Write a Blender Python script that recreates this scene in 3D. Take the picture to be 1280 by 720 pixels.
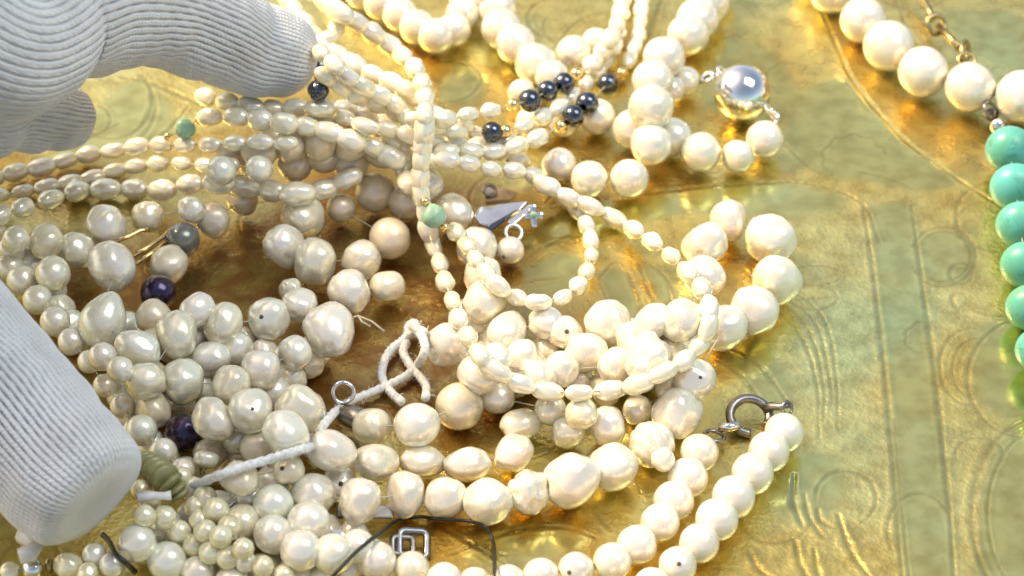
import bpy, bmesh, math, random
import numpy as np
from mathutils import Vector, Matrix, noise
random.seed(7); rng = np.random.default_rng(7)
for o in list(bpy.data.objects): bpy.data.objects.remove(o)
scene = bpy.context.scene
col = scene.collection
MM = 0.001

# ------------------------------------------------------------------ camera
ELEV = math.radians(40.0); DIST = 0.55; FOCAL = 100.0
FPX = 1280 * FOCAL / 36.0
CAM = Vector((0, -math.cos(ELEV) * DIST, math.sin(ELEV) * DIST))
FWD = Vector((0, math.cos(ELEV), -math.sin(ELEV)))
UP = Vector((0, math.sin(ELEV), math.cos(ELEV)))
cd = bpy.data.cameras.new('camera'); cam = bpy.data.objects.new('camera', cd); col.objects.link(cam)
cam.location = CAM; cam.rotation_euler = (math.pi / 2 - ELEV, 0, 0)
cd.lens = FOCAL; cd.sensor_width = 36; cd.clip_start = 0.01; cd.clip_end = 50
cd.dof.use_dof = True; cd.dof.focus_distance = 0.52; cd.dof.aperture_fstop = 24
scene.camera = cam

# ------------------------------------------------------------------ sky, sun, exposure
SUN_EL, SUN_AZ = math.radians(50), math.radians(-66)      # azimuth from +Y (away from camera), negative = left
w = bpy.data.worlds.new('World'); scene.world = w; w.use_nodes = True
nt = w.node_tree
sky = nt.nodes.new('ShaderNodeTexSky'); sky.sky_type = 'NISHITA'; sky.sun_disc = False
sky.sun_elevation = SUN_EL; sky.sun_rotation = SUN_AZ; sky.air_density = 1.0; sky.dust_density = 2.8
nt.links.new(sky.outputs[0], nt.nodes['Background'].inputs[0])
nt.nodes['Background'].inputs[1].default_value = 0.15
sd = bpy.data.lights.new('sun', 'SUN'); sun = bpy.data.objects.new('sun', sd); col.objects.link(sun)
sd.energy = 2.8; sd.angle = math.radians(13); sd.color = (1.0, 0.87, 0.66)
sdir = Vector((math.sin(SUN_AZ) * math.cos(SUN_EL), math.cos(SUN_AZ) * math.cos(SUN_EL), math.sin(SUN_EL)))
sun.rotation_euler = sdir.to_track_quat('Z', 'Y').to_euler(); sun.location = sdir * 2
# the pearls and the silver ball mirror a cool bright window high on the right
wl = bpy.data.lights.new('window_light', 'AREA'); wlo = bpy.data.objects.new('window_light', wl); col.objects.link(wlo)
wl.shape = 'RECTANGLE'; wl.size = 0.75; wl.size_y = 0.95; wl.energy = 11; wl.color = (0.74, 0.88, 1.0)
wdir = Vector((0.44, -0.06, 0.88)).normalized(); wlo.location = wdir * 1.7; wlo.rotation_euler = wdir.to_track_quat('Z', 'Y').to_euler()
scene.view_settings.view_transform = 'Standard'; scene.view_settings.look = 'None'
scene.view_settings.exposure = 0.74; scene.view_settings.gamma = 1; scene.view_settings.use_curve_mapping = False
scene.view_settings.use_white_balance = True; scene.view_settings.white_balance_temperature = 8000; scene.view_settings.white_balance_tint = 12
scene.render.engine = 'CYCLES'
scene.cycles.max_bounces = 8

# ------------------------------------------------------------------ helpers
def at(px, py, z=0.0):
    """point of the place that stands z metres above the tray and is seen in the photograph at px, py"""
    d = FWD + Vector((1, 0, 0)) * ((px - 640) / FPX) + UP * (-(py - 360) / FPX)
    t = (z - CAM.z) / d.z
    return CAM + d * t
def px2m(r, p):
    return r * (p - CAM).dot(FWD) / FPX
def link(name, me, mat, parent=None):
    o = bpy.data.objects.new(name, me); col.objects.link(o)
    if mat and not me.materials: me.materials.append(mat)
    if parent: o.parent = parent
    return o
def tag(o, label, cat, group=None):
    o['label'] = label; o['category'] = cat
    if group: o['group'] = group
    return o
def catmull(P, n):
    P = [np.array(p, float) for p in P]
    P = [2 * P[0] - P[1]] + P + [2 * P[-1] - P[-2]]
    out = []
    for i in range(1, len(P) - 2):
        p0, p1, p2, p3 = P[i - 1:i + 3]
        for k in range(n):
            t = k / n
            out.append(0.5 * (2 * p1 + (p2 - p0) * t + (2 * p0 - 5 * p1 + 4 * p2 - p3) * t * t + (3 * p1 - p0 - 3 * p2 + p3) * t ** 3))
    out.append(P[-2]); return out
def smooth(me):
    me.polygons.foreach_set('use_smooth', [True] * len(me.polygons)); return me
def tube_mesh(name, pts, rad, seg=8, twist=0.0, closed=False):
    pts = [Vector(p) for p in pts]; n = len(pts)
    vs, fs = [], []
    nrm = None
    for i, p in enumerate(pts):
        a = pts[(i - 1) % n] if (closed or i) else p; b = pts[(i + 1) % n] if (closed or i < n - 1) else p
        t = (b - a).normalized() if (b - a).length > 1e-9 else Vector((0, 0, 1))
        if nrm is None: nrm = t.orthogonal().normalized()
        nrm = (nrm - t * nrm.dot(t)).normalized(); bn = t.cross(nrm)
        r = rad[i] if hasattr(rad, '__len__') else rad
        for k in range(seg):
            th = 2 * math.pi * k / seg
            rr = r * (1 + (0.12 * math.cos(2 * th + twist * i) if twist else 0))
            vs.append(p + nrm * (rr * math.cos(th)) + bn * (rr * math.sin(th)))
    rows = n if closed else n - 1
    for i in range(rows):
        j = (i + 1) % n
        for k in range(seg):
            fs.append((i * seg + k, i * seg + (k + 1) % seg, j * seg + (k + 1) % seg, j * seg + k))
    if not closed:
        fs.append(tuple(range(seg - 1, -1, -1))); fs.append(tuple((n - 1) * seg + k for k in range(seg)))
    me = bpy.data.meshes.new(name); me.from_pydata(vs, [], fs); me.update()
    return smooth(me)
def ring_mesh(name, c, R, r, normal, seg=28, sx=1.0, arc=(0, 2 * math.pi)):
    q = Vector(normal).normalized().to_track_quat('Z', 'Y')
    full = arc[1] - arc[0] > 6.28
    n = seg if full else seg + 1
    pts = [Vector(c) + q @ Vector((R * sx * math.cos(arc[0] + (arc[1] - arc[0]) * k / seg), R * math.sin(arc[0] + (arc[1] - arc[0]) * k / seg), 0)) for k in range(n)]
    return tube_mesh(name, pts, r, 8, closed=full)

# ------------------------------------------------------------------ materials
def new_mat(name):
    m = bpy.data.materials.new(name); m.use_nodes = True
    return m, m.node_tree, m.node_tree.nodes['Principled BSDF']
def ramp(nt, stops, interp='LINEAR'):
    r = nt.nodes.new('ShaderNodeValToRGB'); r.color_ramp.interpolation = interp
    e = r.color_ramp.elements
    while len(e) < len(stops): e.new(0.5)
    for i, (p, c) in enumerate(stops): e[i].position = p; e[i].color = (*c, 1)
    return r
def tex(nt, kind, scale, detail=2.0, coord='Object'):
    tc = nt.nodes.new('ShaderNodeTexCoord'); t = nt.nodes.new(kind); t.inputs['Scale'].default_value = scale
    if 'Detail' in t.inputs: t.inputs['Detail'].default_value = detail
    nt.links.new(tc.outputs[coord], t.inputs['Vector']); return t
def pearl_mat(name, cols, rough=0.26, film=430, sub=0.12, lustre=0.32):
    m, nt, b = new_mat(name)
    oi = nt.nodes.new('ShaderNodeObjectInfo')
    r = ramp(nt, [(i / (len(cols) - 1), c) for i, c in enumerate(cols)])
    nt.links.new(oi.outputs['Random'], r.inputs[0])
    geo = nt.nodes.new('ShaderNodeNewGeometry')
    n1 = nt.nodes.new('ShaderNodeTexNoise'); n1.inputs['Scale'].default_value = 260; n1.inputs['Detail'].default_value = 3
    nt.links.new(geo.outputs['Position'], n1.inputs['Vector'])
    mx = nt.nodes.new('ShaderNodeMix'); mx.data_type = 'RGBA'; mx.blend_type = 'MULTIPLY'; mx.inputs[0].default_value = 0.55
    rr = ramp(nt, [(0.3, (0.86, 0.80, 0.70)), (0.55, (1, 0.98, 0.95)), (0.75, (0.93, 0.98, 0.97))])
    nt.links.new(n1.outputs[0], rr.inputs[0]); nt.links.new(r.outputs[0], mx.inputs[6]); nt.links.new(rr.outputs[0], mx.inputs[7])
    nt.links.new(mx.outputs[2], b.inputs['Base Color'])
    n2 = nt.nodes.new('ShaderNodeTexNoise'); n2.inputs['Scale'].default_value = 520; n2.inputs['Detail'].default_value = 4
    nt.links.new(geo.outputs['Position'], n2.inputs['Vector'])
    bp = nt.nodes.new('ShaderNodeBump'); bp.inputs['Strength'].default_value = 0.12; bp.inputs['Distance'].default_value = 0.0005
    nt.links.new(n2.outputs[0], bp.inputs['Height']); nt.links.new(bp.outputs[0], b.inputs['Normal'])
    mr = nt.nodes.new('ShaderNodeMapRange'); mr.inputs[3].default_value = rough - 0.07; mr.inputs[4].default_value = rough + 0.12
    nt.links.new(n1.outputs[0], mr.inputs[0]); nt.links.new(mr.outputs[0], b.inputs['Roughness'])
    b.inputs['IOR'].default_value = 1.65; b.inputs['Metallic'].default_value = lustre
    b.inputs['Subsurface Weight'].default_value = sub; b.inputs['Subsurface Radius'].default_value = (1.0, 0.75, 0.5); b.inputs['Subsurface Scale'].default_value = 0.0015
    b.inputs['Coat Weight'].default_value = 0.6; b.inputs['Coat Roughness'].default_value = 0.17; b.inputs['Coat IOR'].default_value = 1.6
    b.inputs['Thin Film Thickness'].default_value = film; b.inputs['Thin Film IOR'].default_value = 1.45
    return m
M = {}
M['white'] = pearl_mat('pearl_white', [(0.86, 0.80, 0.65), (0.89, 0.83, 0.72), (0.87, 0.79, 0.67), (0.85, 0.81, 0.68), (0.88, 0.82, 0.66)])
M['fresh'] = pearl_mat('pearl_freshwater', [(0.81, 0.74, 0.56), (0.89, 0.84, 0.71), (0.83, 0.82, 0.69), (0.86, 0.77, 0.58), (0.88, 0.80, 0.69), (0.88, 0.83, 0.71)], 0.26)
M['beige'] = pearl_mat('pearl_beige_shade', [(0.76, 0.65, 0.46), (0.82, 0.71, 0.55), (0.76, 0.66, 0.49)], 0.34, lustre=0.25)  # beige tone carries the shade and warm bounce on the low pearls
M['rice'] = pearl_mat('pearl_rice', [(0.90, 0.85, 0.66), (0.93, 0.88, 0.75), (0.89, 0.83, 0.62), (0.93, 0.88, 0.77)], 0.2)
M['seed'] = pearl_mat('pearl_seed', [(0.80, 0.73, 0.48), (0.86, 0.80, 0.60), (0.78, 0.68, 0.42), (0.86, 0.81, 0.66)], 0.24)
M['purple'] = pearl_mat('pearl_dark_purple', [(0.018, 0.012, 0.03), (0.02, 0.014, 0.028)], 0.22, 300, 0.0)
M['grey'] = pearl_mat('pearl_grey', [(0.16, 0.145, 0.14), (0.2, 0.18, 0.16)], 0.22, 380, 0.0)
def metal(name, c, rough, metal_=1.0, bump=0.0, scale=900):
    m, nt, b = new_mat(name)
    n = nt.nodes.new('ShaderNodeTexNoise'); n.inputs['Scale'].default_value = scale; n.inputs['Detail'].default_value = 4
    geo = nt.nodes.new('ShaderNodeNewGeometry'); nt.links.new(geo.outputs['Position'], n.inputs['Vector'])
    r = ramp(nt, [(0.3, tuple(x * 0.8 for x in c)), (0.6, c)]); nt.links.new(n.outputs[0], r.inputs[0])
    nt.links.new(r.outputs[0], b.inputs['Base Color'])
    mr = nt.nodes.new('ShaderNodeMapRange'); mr.inputs[3].default_value = rough * 1.5; mr.inputs[4].default_value = rough * 0.7
    nt.links.new(n.outputs[0], mr.inputs[0]); nt.links.new(mr.outputs[0], b.inputs['Roughness'])
    b.inputs['Metallic'].default_value = metal_
    return m
M['silver'] = metal('silver', (0.83, 0.82, 0.79), 0.12, scale=300)
M['old_silver'] = metal('tarnished_silver', (0.30, 0.27, 0.24), 0.30)
M['mid_silver'] = metal('worn_silver', (0.28, 0.29, 0.30), 0.28)
M['rose_metal'] = metal('pinkish_plate', (0.72, 0.58, 0.45), 0.3)
M['gold'] = metal('gold', (0.95, 0.68, 0.30), 0.16)
M['old_gold'] = metal('worn_gold', (0.42, 0.32, 0.15), 0.28)
M['hematite'] = metal('black_hematite', (0.13, 0.14, 0.16), 0.07, 1.0)
def plain(name, c, rough, **kw):
    m, nt, b = new_mat(name)
    n = nt.nodes.new('ShaderNodeTexNoise'); n.inputs['Scale'].default_value = kw.get('scale', 400); n.inputs['Detail'].default_value = 4
    geo = nt.nodes.new('ShaderNodeNewGeometry'); nt.links.new(geo.outputs['Position'], n.inputs['Vector'])
    c2 = kw.get('c2', tuple(x * 0.72 for x in c))
    r = ramp(nt, [(0.32, c2), (0.62, c)]); nt.links.new(n.outputs[0], r.inputs[0]); nt.links.new(r.outputs[0], b.inputs['Base Color'])
    bp = nt.nodes.new('ShaderNodeBump'); bp.inputs['Strength'].default_value = 0.3; bp.inputs['Distance'].default_value = 0.0004
    nt.links.new(n.outputs[0], bp.inputs['Height']); nt.links.new(bp.outputs[0], b.inputs['Normal'])
    b.inputs['Roughness'].default_value = rough
    if kw.get('sub'): b.inputs['Subsurface Weight'].default_value = kw['sub']; b.inputs['Subsurface Scale'].default_value = 0.002
    return m
m, nt, b = new_mat('turquoise_stone')
geo = nt.nodes.new('ShaderNodeNewGeometry'); n_ = nt.nodes.new('ShaderNodeTexNoise'); n_.inputs['Scale'].default_value = 150; n_.inputs['Detail'].default_value = 5; n_.inputs['Distortion'].default_value = 0.6
nt.links.new(geo.outputs['Position'], n_.inputs['Vector'])
r_ = ramp(nt, [(0.30, (0.10, 0.34, 0.20)), (0.46, (0.08, 0.38, 0.29)), (0.495, (0.09, 0.41, 0.33)), (0.503, (0.07, 0.24, 0.18)), (0.511, (0.08, 0.41, 0.34)), (0.7, (0.09, 0.45, 0.41))])
nt.links.new(n_.outputs[0], r_.inputs[0]); nt.links.new(r_.outputs[0], b.inputs['Base Color']); b.inputs['Roughness'].default_value = 0.36
M['turquoise'] = m
M['jade'] = plain('green_jade', (0.30, 0.52, 0.36), 0.22, sub=0.3)
M['olive'] = plain('olive_stone', (0.30, 0.28, 0.12), 0.32)
M['thread'] = plain('silk_thread', (0.50, 0.46, 0.36), 0.8)
M['cord'] = plain('white_cotton_cord', (0.80, 0.80, 0.76), 0.85, scale=1400)
M['black_cord'] = plain('black_waxed_thread', (0.018, 0.017, 0.015), 0.45)
M['plastic'] = plain('clear_white_plastic', (0.72, 0.73, 0.70), 0.25, sub=0.4)

# ------------------------------------------------------------------ engraved brass tray (a real height field)
STEP = 0.00036
X0, X1, Y0, Y1 = -0.165, 0.165, -0.125, 0.155
nx = int((X1 - X0) / STEP); ny = int((Y1 - Y0) / STEP)
gx = np.linspace(X0, X1, nx); gy = np.linspace(Y0, Y1, ny)
GX, GY = np.meshgrid(gx, gy)
H = np.zeros_like(GX)
DIRT = np.zeros_like(GX)
def groove(pts, wid=0.00045, dep=0.00038, lip=0.55):
    """cut an engraved line along world points, with a slight burr raised beside it"""
    pts = [(p[0], p[1]) for p in pts]
    w0, nseg = wid, max(1, len(pts) - 1)
    for k_, ((ax, ay), (bx, by)) in enumerate(zip(pts[:-1], pts[1:])):
        wid = w0 * (0.45 + 0.5 * math.sin(math.pi * (k_ + 0.5) / nseg) + 0.12 * math.sin(k_ * 0.9 + ax * 900)); m_ = wid * 5
        i0 = max(0, int((min(ax, bx) - m_ - X0) / STEP)); i1 = min(nx, int((max(ax, bx) + m_ - X0) / STEP) + 2)
        j0 = max(0, int((min(ay, by) - m_ - Y0) / STEP)); j1 = min(ny, int((max(ay, by) + m_ - Y0) / STEP) + 2)
        if i0 >= i1 or j0 >= j1: continue
        sx, sy = GX[j0:j1, i0:i1], GY[j0:j1, i0:i1]
        L2 = (bx - ax) ** 2 + (by - ay) ** 2 + 1e-15
        t = np.clip(((sx - ax) * (bx - ax) + (sy - ay) * (by - ay)) / L2, 0, 1)
        d = np.hypot(sx - ax - t * (bx - ax), sy - ay - t * (by - ay))
        cut = -0.30 * dep * np.exp(-(d / wid) ** 2)
        G[j0:j1, i0:i1] = np.minimum(G[j0:j1, i0:i1], cut)
        L[j0:j1, i0:i1] = np.maximum(L[j0:j1, i0:i1], dep * 0.30 * lip * np.exp(-((d - 2.1 * wid) / (0.8 * wid)) ** 2))
        DIRT[j0:j1, i0:i1] = np.maximum(DIRT[j0:j1, i0:i1], np.exp(-(d / (wid * 1.2)) ** 2))
G = np.zeros_like(GX); L = np.zeros_like(GX)
def gpx(pts, **kw):
    groove([at(p[0], p[1], 0) for p in catmull(pts, 8)], **kw)
def gcirc(cx, cy, rx, ry=None, a0=0, a1=360, **kw):
    ry = ry or rx
    groove([at(cx + rx * math.cos(math.radians(a0 + (a1 - a0) * k / 40)), cy + ry * math.sin(math.radians(a0 + (a1 - a0) * k / 40)), 0) for k in range(41)], **kw)
def cloud(cx, cy, r, n, a0, a1):
    pts = []
    for k in range(60):
        a = math.radians(a0 + (a1 - a0) * k / 59); rr = r * (1 + 0.13 * abs(math.sin(n * a)))
        pts.append(at(cx + rr * math.cos(a), cy + 0.75 * rr * math.sin(a), 0))
    groove(pts, wid=0.0003, dep=0.0003)
# right hand part of the picture: bands, scrolls, petals
EDGE = [(1008, -40), (1022, 0), (1042, 45), (1064, 95), (1092, 130), (1132, 172), (1182, 210), (1245, 250), (1330, 300)]
gpx(EDGE, wid=0.0005, dep=0.0006)
gpx([(x + 75, y - 55) for x, y in EDGE], wid=0.0004, dep=0.0004)
gpx([(560, 295), (640, 268), (720, 250), (820, 236), (900, 228), (1000, 226), (1075, 250), (1100, 300)], wid=0.0005, dep=0.0004)
gpx([(1078, 250), (1090, 320), (1102, 420), (1112, 520), (1122, 640), (1132, 760)], wid=0.0005, dep=0.0004)
gpx([(1140, 255), (1152, 340), (1166, 440), (1178, 540), (1188, 640), (1196, 760)], wid=0.0005, dep=0.0004)
gpx([(1118, 520), (1126, 620), (1140, 740)], wid=0.0003, dep=0.0003)
gcirc(1180, 318, 40, 37, 200, 520); gcirc(1180, 318, 34, 31, 220, 480, wid=0.0003); gcirc(1202, 340, 14, 13); gcirc(1200, 372, 9)
gcirc(1240, 265, 44, 40, 120, 300); gcirc(1246, 330, 60, 62, 10, 120); gcirc(1215, 455, 40, 48, 90, 280); gcirc(1222, 458, 31, 38, 100, 270, wid=0.0003)
gcirc(1290, 470, 80, 75, 100, 250); gcirc(1225, 565, 30, 22, 150, 400); gcirc(1300, 640, 85, 120, 130, 270, wid=0.0006)
gcirc(1310, 640, 75, 110, 130, 270, wid=0.0003)
for k in range(4):
    gpx([(968 + 7 * k, 380 - 8 * k), (1004 + 9 * k, 420 - 8 * k), (1022 + 8 * k, 480 - 4 * k), (1024 + 9 * k - 3 * (k % 2), 545 - 22 * (k % 3))], wid=0.00034, dep=0.0004)
gcirc(1018, 368, 30, 15); gcirc(1022, 340, 30, 12, 20, 330); gpx([(990, 372), (1048, 366)], wid=0.0003)
gcirc(1058, 620, 38, 34, 170, 420); gcirc(970, 640, 46, 34, 20, 200); gcirc(1150, 660, 40, 46, 150, 330)
for k, (a, b_) in enumerate([((993, 590), (1004, 655)), ((1006, 615), (1030, 668)), ((1022, 632), (1040, 655)), ((994, 668), (1020, 730)), ((1018, 680), (1040, 740)), ((1048, 640), (1090, 720)), ((936, 682), (970, 722))]):
    gpx([a, ((a[0] + b_[0]) / 2 - 5, (a[1] + b_[1]) / 2 + 3), b_], wid=0.0006, dep=0.0005)
cloud(920, 70, 34, 5, 150, 330); cloud(1068, 195, 36, 5, 130, 350); cloud(985, 95, 24, 4, 100, 330); cloud(1160, 420, 26, 4, 120, 380)
gpx([(905, 150), (960, 160), (1010, 205), (1030, 215)], wid=0.0003); gpx([(1070, 212), (1110, 222), (1150, 238)], wid=0.0004)
# petals between the loops
gpx([(748, 346), (775, 325), (800, 372), (796, 392), (770, 388), (748, 346)]); gpx([(796, 318), (830, 340), (842, 372), (818, 372), (796, 318)])
gpx([(640, 330), (690, 300), (735, 290)]); gpx([(655, 350), (700, 345)]); gpx([(870, 330), (930, 322), (960, 360), (930, 420)], wid=0.0006)
gpx([(895, 445), (930, 470), (955, 505)], wid=0.0005); gpx([(905, 430), (950, 455), (985, 500)], wid=0.0005)
# under the gloved finger and along the top
gcirc(140, 120, 50, 50, -40, 130, wid=0.0005); gcirc(132, 130, 62, 55, -50, 110, wid=0.0005); gcirc(120, 145, 18, 18); gcirc(165, 118, 90, 60, 200, 320)
gpx([(150, 92), (190, 100), (240, 122), (262, 135)], wid=0.0005); gpx([(190, 178), (215, 155), (235, 130)]); gpx([(40, 195), (90, 180), (150, 150)])
gcirc(560, 100, 40, 26); gcirc(700, 20, 40, 26, 90, 300); gcirc(740, 30, 60, 30, 20, 200)
gpx([(830, -10), (812, 40), (800, 60)], wid=0.0006); gpx([(690, 60), (730, 20), (800, 8)], wid=0.0004)
gpx([(560, 690), (640, 660), (700, 655), (745, 668)], wid=0.0005); gpx([(745, 640), (765, 660)]); gpx([(500, 640), (560, 660), (640, 705)], wid=0.0005)
gcirc(640, 660, 42, 30, 90, 300); gcirc(320, 350, 60, 34, 180, 420); gcirc(560, 400, 46, 28); gcirc(640, 545, 60, 26)
# the engraving goes on beyond the frame
for k in range(46):
    cx, cy = rng.uniform(X0, X1), rng.uniform(Y0, Y1); r = rng.uniform(0.004, 0.012); a0 = rng.uniform(0, 6.28); sp = rng.choice([-1, 1])
    inside = -0.095 < cx < 0.1 and -0.08 < cy < 0.095
    if inside and k % 3: continue
    groove([(cx + r * (1 - 0.75 * t) * math.cos(a0 + sp * 8 * t), cy + r * (1 - 0.75 * t) * math.sin(a0 + sp * 8 * t)) for t in np.linspace(0, 1, 50)], wid=0.0004, dep=0.00035)
# plain polished fields (raised) versus punched ground
SM = np.zeros_like(GX)
def field(pts, smooth_=3):
    P = [at(p[0], p[1], 0) for p in catmull(pts + [pts[0]], smooth_)]
    xs = [p.x for p in P]; ys = [p.y for p in P]
    i0 = max(0, int((min(xs) - X0) / STEP)); i1 = min(nx, int((max(xs) - X0) / STEP) + 2)
    j0 = max(0, int((min(ys) - Y0) / STEP)); j1 = min(ny, int((max(ys) - Y0) / STEP) + 2)
    if i0 >= i1 or j0 >= j1: return
    sx, sy = GX[j0:j1, i0:i1], GY[j0:j1, i0:i1]
    ins = np.zeros_like(sx, bool)
    for (ax, ay), (bx, by) in zip(zip(xs, ys), zip(xs[1:] + xs[:1], ys[1:] + ys[:1])):
        if ay == by: continue
        c = ((ay > sy) != (by > sy)) & (sx < (bx - ax) * (sy - ay) / (by - ay) + ax)
        ins ^= c
    SM[j0:j1, i0:i1] = np.maximum(SM[j0:j1, i0:i1], ins)
field([(985, 130), (1010, 110), (1062, 95), (1092, 132), (1132, 172), (1200, 222), (1150, 235), (1090, 225), (1030, 215), (985, 190)])
field([(850, 240), (900, 230), (1000, 228), (1060, 250), (1000, 268), (900, 262), (820, 268), (700, 300), (640, 310), (620, 290), (720, 256)])
field([(1088, 255), (1140, 258), (1154, 350), (1168, 450), (1180, 560), (1196, 760), (1136, 760), (1116, 560), (1104, 430)])
field([(1180, 284), (1216, 305), (1214, 345), (1180, 352), (1146, 330), (1148, 295)])
field([(750, 346), (776, 327), (800, 372), (796, 390), (770, 386)]); field([(798, 320), (830, 342), (840, 370), (818, 370)])
field([(905, 430), (950, 420), (990, 470), (975, 520), (930, 480)]); field([(1010, 560), (1050, 580), (1040, 640), (985, 650), (960, 600)])
field([(1215, 410), (1270, 400), (1290, 520), (1230, 500)]); field([(1240, 560), (1300, 520), (1320, 760), (1220, 760)])
field([(900, 40), (960, 60), (1000, 120), (960, 150), (900, 140), (870, 90)]); field([(1180, 10), (1280, 20), (1320, 90), (1260, 80), (1200, 50)])
field([(60, 200), (110, 140), (170, 95), (215, 130), (200, 180), (120, 205)]); field([(560, 70), (610, 90), (590, 130), (550, 120)])
field([(650, 340), (700, 310), (735, 330), (700, 372), (660, 365)]); field([(600, 650), (700, 650), (740, 672), (660, 710), (580, 700)])
for k in range(24):
    cx, cy = rng.uniform(X0, X1), rng.uniform(Y0, Y1)
    if -0.1 < cx < 0.1 and -0.085 < cy < 0.1: continue
    a = rng.uniform(0, 3.14); l, q = rng.uniform(0.008, 0.02), rng.uniform(0.004, 0.008)
    ca, sa = math.cos(a), math.sin(a)
    u = ((GX - cx) * ca + (GY - cy) * sa) / l; v = (-(GX - cx) * sa + (GY - cy) * ca) / q
    SM = np.maximum(SM, (u * u + v * v < 1).astype(float))
def blur(A, n):
    for _ in range(n):
        A = (A + np.roll(A, 1, 0) + np.roll(A, -1, 0)) / 3
        A = (A + np.roll(A, 1, 1) + np.roll(A, -1, 1)) / 3
    return A
SMkeep = SM; SM = np.zeros_like(GX)
# ochre of the upper right panel; elsewhere warm reflections painted into the brass
field([(1030, -20), (1046, 45), (1068, 95), (1096, 130), (1136, 170), (1186, 206), (1250, 246), (1330, 300), (1400, 260), (1260, 165), (1160, 110), (1100, 40), (1080, -30)])
field([(500, 40), (560, 70), (640, 90), (720, 130), (780, 180), (740, 200), (640, 170), (540, 140)])
field([(-60, 150), (60, 195), (200, 165), (330, 160), (460, 190), (440, 250), (240, 235), (80, 250), (-60, 270)])
field([(760, 190), (860, 200), (960, 205), (1000, 222), (900, 228), (800, 242), (700, 256), (640, 240)])
field([(540, 640), (700, 630), (760, 690), (700, 740), (520, 740)]); field([(870, 430), (930, 420), (960, 450), (900, 480)]); field([(900, 300), (960, 330), (920, 400), (880, 350)])
AMB = blur(SM, 8); SM = SMkeep
SMb = 0.35 * blur(SM, 3) + 0.65 * blur(SM, 14)
und = np.zeros_like(GX)
for (fx, fy, ph, am) in [(70, 40, 0.3, 1), (-45, 95, 1.7, 1), (140, -60, 2.2, .5), (90, 160, 4.0, .45), (230, 120, 1.1, .2), (-180, 210, .4, .2)]:
    und += am * np.sin(fx * GX + fy * GY + ph + 1.5 * np.sin(30 * GX - 41 * GY + ph))
# punched (stippled) ground: small dots driven in at random
dots = rng.random(GX.shape); dots = blur((dots > 0.93).astype(float), 1); dots = dots / dots.max()
band = blur((np.abs(GX * 0 + 1) > 0).astype(float), 1)
H = G + L * (G > -0.00012) + 0.00009 * SMb + und * 0.00013 - 0.00005 * dots * (1 - SMb) 
H -= 0.0007                                # engraving lies just under z = 0, where the beads rest
V = np.stack([GX, GY, H], -1).reshape(-1, 3)
jj, ii = np.meshgrid(np.arange(ny - 1), np.arange(nx - 1), indexing='ij')
a = (jj * nx + ii).ravel(); F = np.stack([a, a + 1, a + nx + 1, a + nx], -1)
me = bpy.data.meshes.new('tray')
me.vertices.add(len(V)); me.vertices.foreach_set('co', V.ravel())
me.loops.add(F.size); me.loops.foreach_set('vertex_index', F.ravel().astype(np.int32))
me.polygons.add(len(F)); me.polygons.foreach_set('loop_start', np.arange(0, F.size, 4, dtype=np.int32)); me.polygons.foreach_set('loop_total', np.full(len(F), 4, np.int32))
me.update(calc_edges=True); smooth(me)
at1 = me.attributes.new('smooth_field', 'FLOAT', 'POINT'); at1.data.foreach_set('value', SMb.ravel().astype(np.float32))
SHADE = np.hypot((GX + 0.036) / 0.054, (GY + 0.004) / 0.046) + 0.16 * np.sin(95 * GX + 40 * GY) + 0.12 * np.sin(-60 * GX + 130 * GY + 1) + 0.08 * np.sin(240 * GX - 170 * GY)
SHADE = np.clip((1.25 - SHADE) / 0.5, 0, 1)     # brown shade of the hollow under the left heap, painted into the brass
at3 = me.attributes.new('hollow_shade', 'FLOAT', 'POINT'); at3.data.foreach_set('value', SHADE.ravel().astype(np.float32))
at4 = me.attributes.new('amber', 'FLOAT', 'POINT'); at4.data.foreach_set('value', AMB.ravel().astype(np.float32))
at2 = me.attributes.new('groove_dirt', 'FLOAT', 'POINT'); at2.data.foreach_set('value', DIRT.ravel().astype(np.float32))
m, nt, b = new_mat('engraved_brass')
A1 = nt.nodes.new('ShaderNodeAttribute'); A1.attribute_name = 'smooth_field'
A2 = nt.nodes.new('ShaderNodeAttribute'); A2.attribute_name = 'groove_dirt'
n1 = tex(nt, 'ShaderNodeTexNoise', 22, 4); n2 = tex(nt, 'ShaderNodeTexNoise', 240, 4); n3 = tex(nt, 'ShaderNodeTexNoise', 900, 3)
c1 = ramp(nt, [(0.30, (0.68, 0.43, 0.10)), (0.43, (0.75, 0.58, 0.18)), (0.55, (0.74, 0.65, 0.25)), (0.68, (0.61, 0.66, 0.30))])
nt.links.new(n1.outputs[0], c1.inputs[0])
A4 = nt.nodes.new('ShaderNodeAttribute'); A4.attribute_name = 'amber'
m4 = nt.nodes.new('ShaderNodeMath'); m4.operation = 'MULTIPLY'; r4 = ramp(nt, [(0.3, (0.85, 0.85, 0.85)), (0.65, (0.25, 0.25, 0.25))]); nt.links.new(n1.outputs[0], r4.inputs[0])
nt.links.new(A4.outputs['Fac'], m4.inputs[0]); nt.links.new(r4.outputs[0], m4.inputs[1])
mx4 = nt.nodes.new('ShaderNodeMix'); mx4.data_type = 'RGBA'; mx4.inputs[7].default_value = (0.56, 0.30, 0.045, 1)
nt.links.new(m4.outputs[0], mx4.inputs[0]); nt.links.new(c1.outputs[0], mx4.inputs[6])
mxa = nt.nodes.new('ShaderNodeMix'); mxa.data_type = 'RGBA'; mxa.blend_type = 'MULTIPLY'; mxa.inputs[0].default_value = 0.5
c2 = ramp(nt, [(0.3, (0.6, 0.5, 0.36)), (0.6, (1, 1, 1))]); nt.links.new(n2.outputs[0], c2.inputs[0])
mx5 = nt.nodes.new('ShaderNodeMix'); mx5.data_type = 'RGBA'; mx5.inputs[7].default_value = (0.57, 0.66, 0.27, 1)  # green tint paints the sky's reflection into the polished fields
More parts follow.
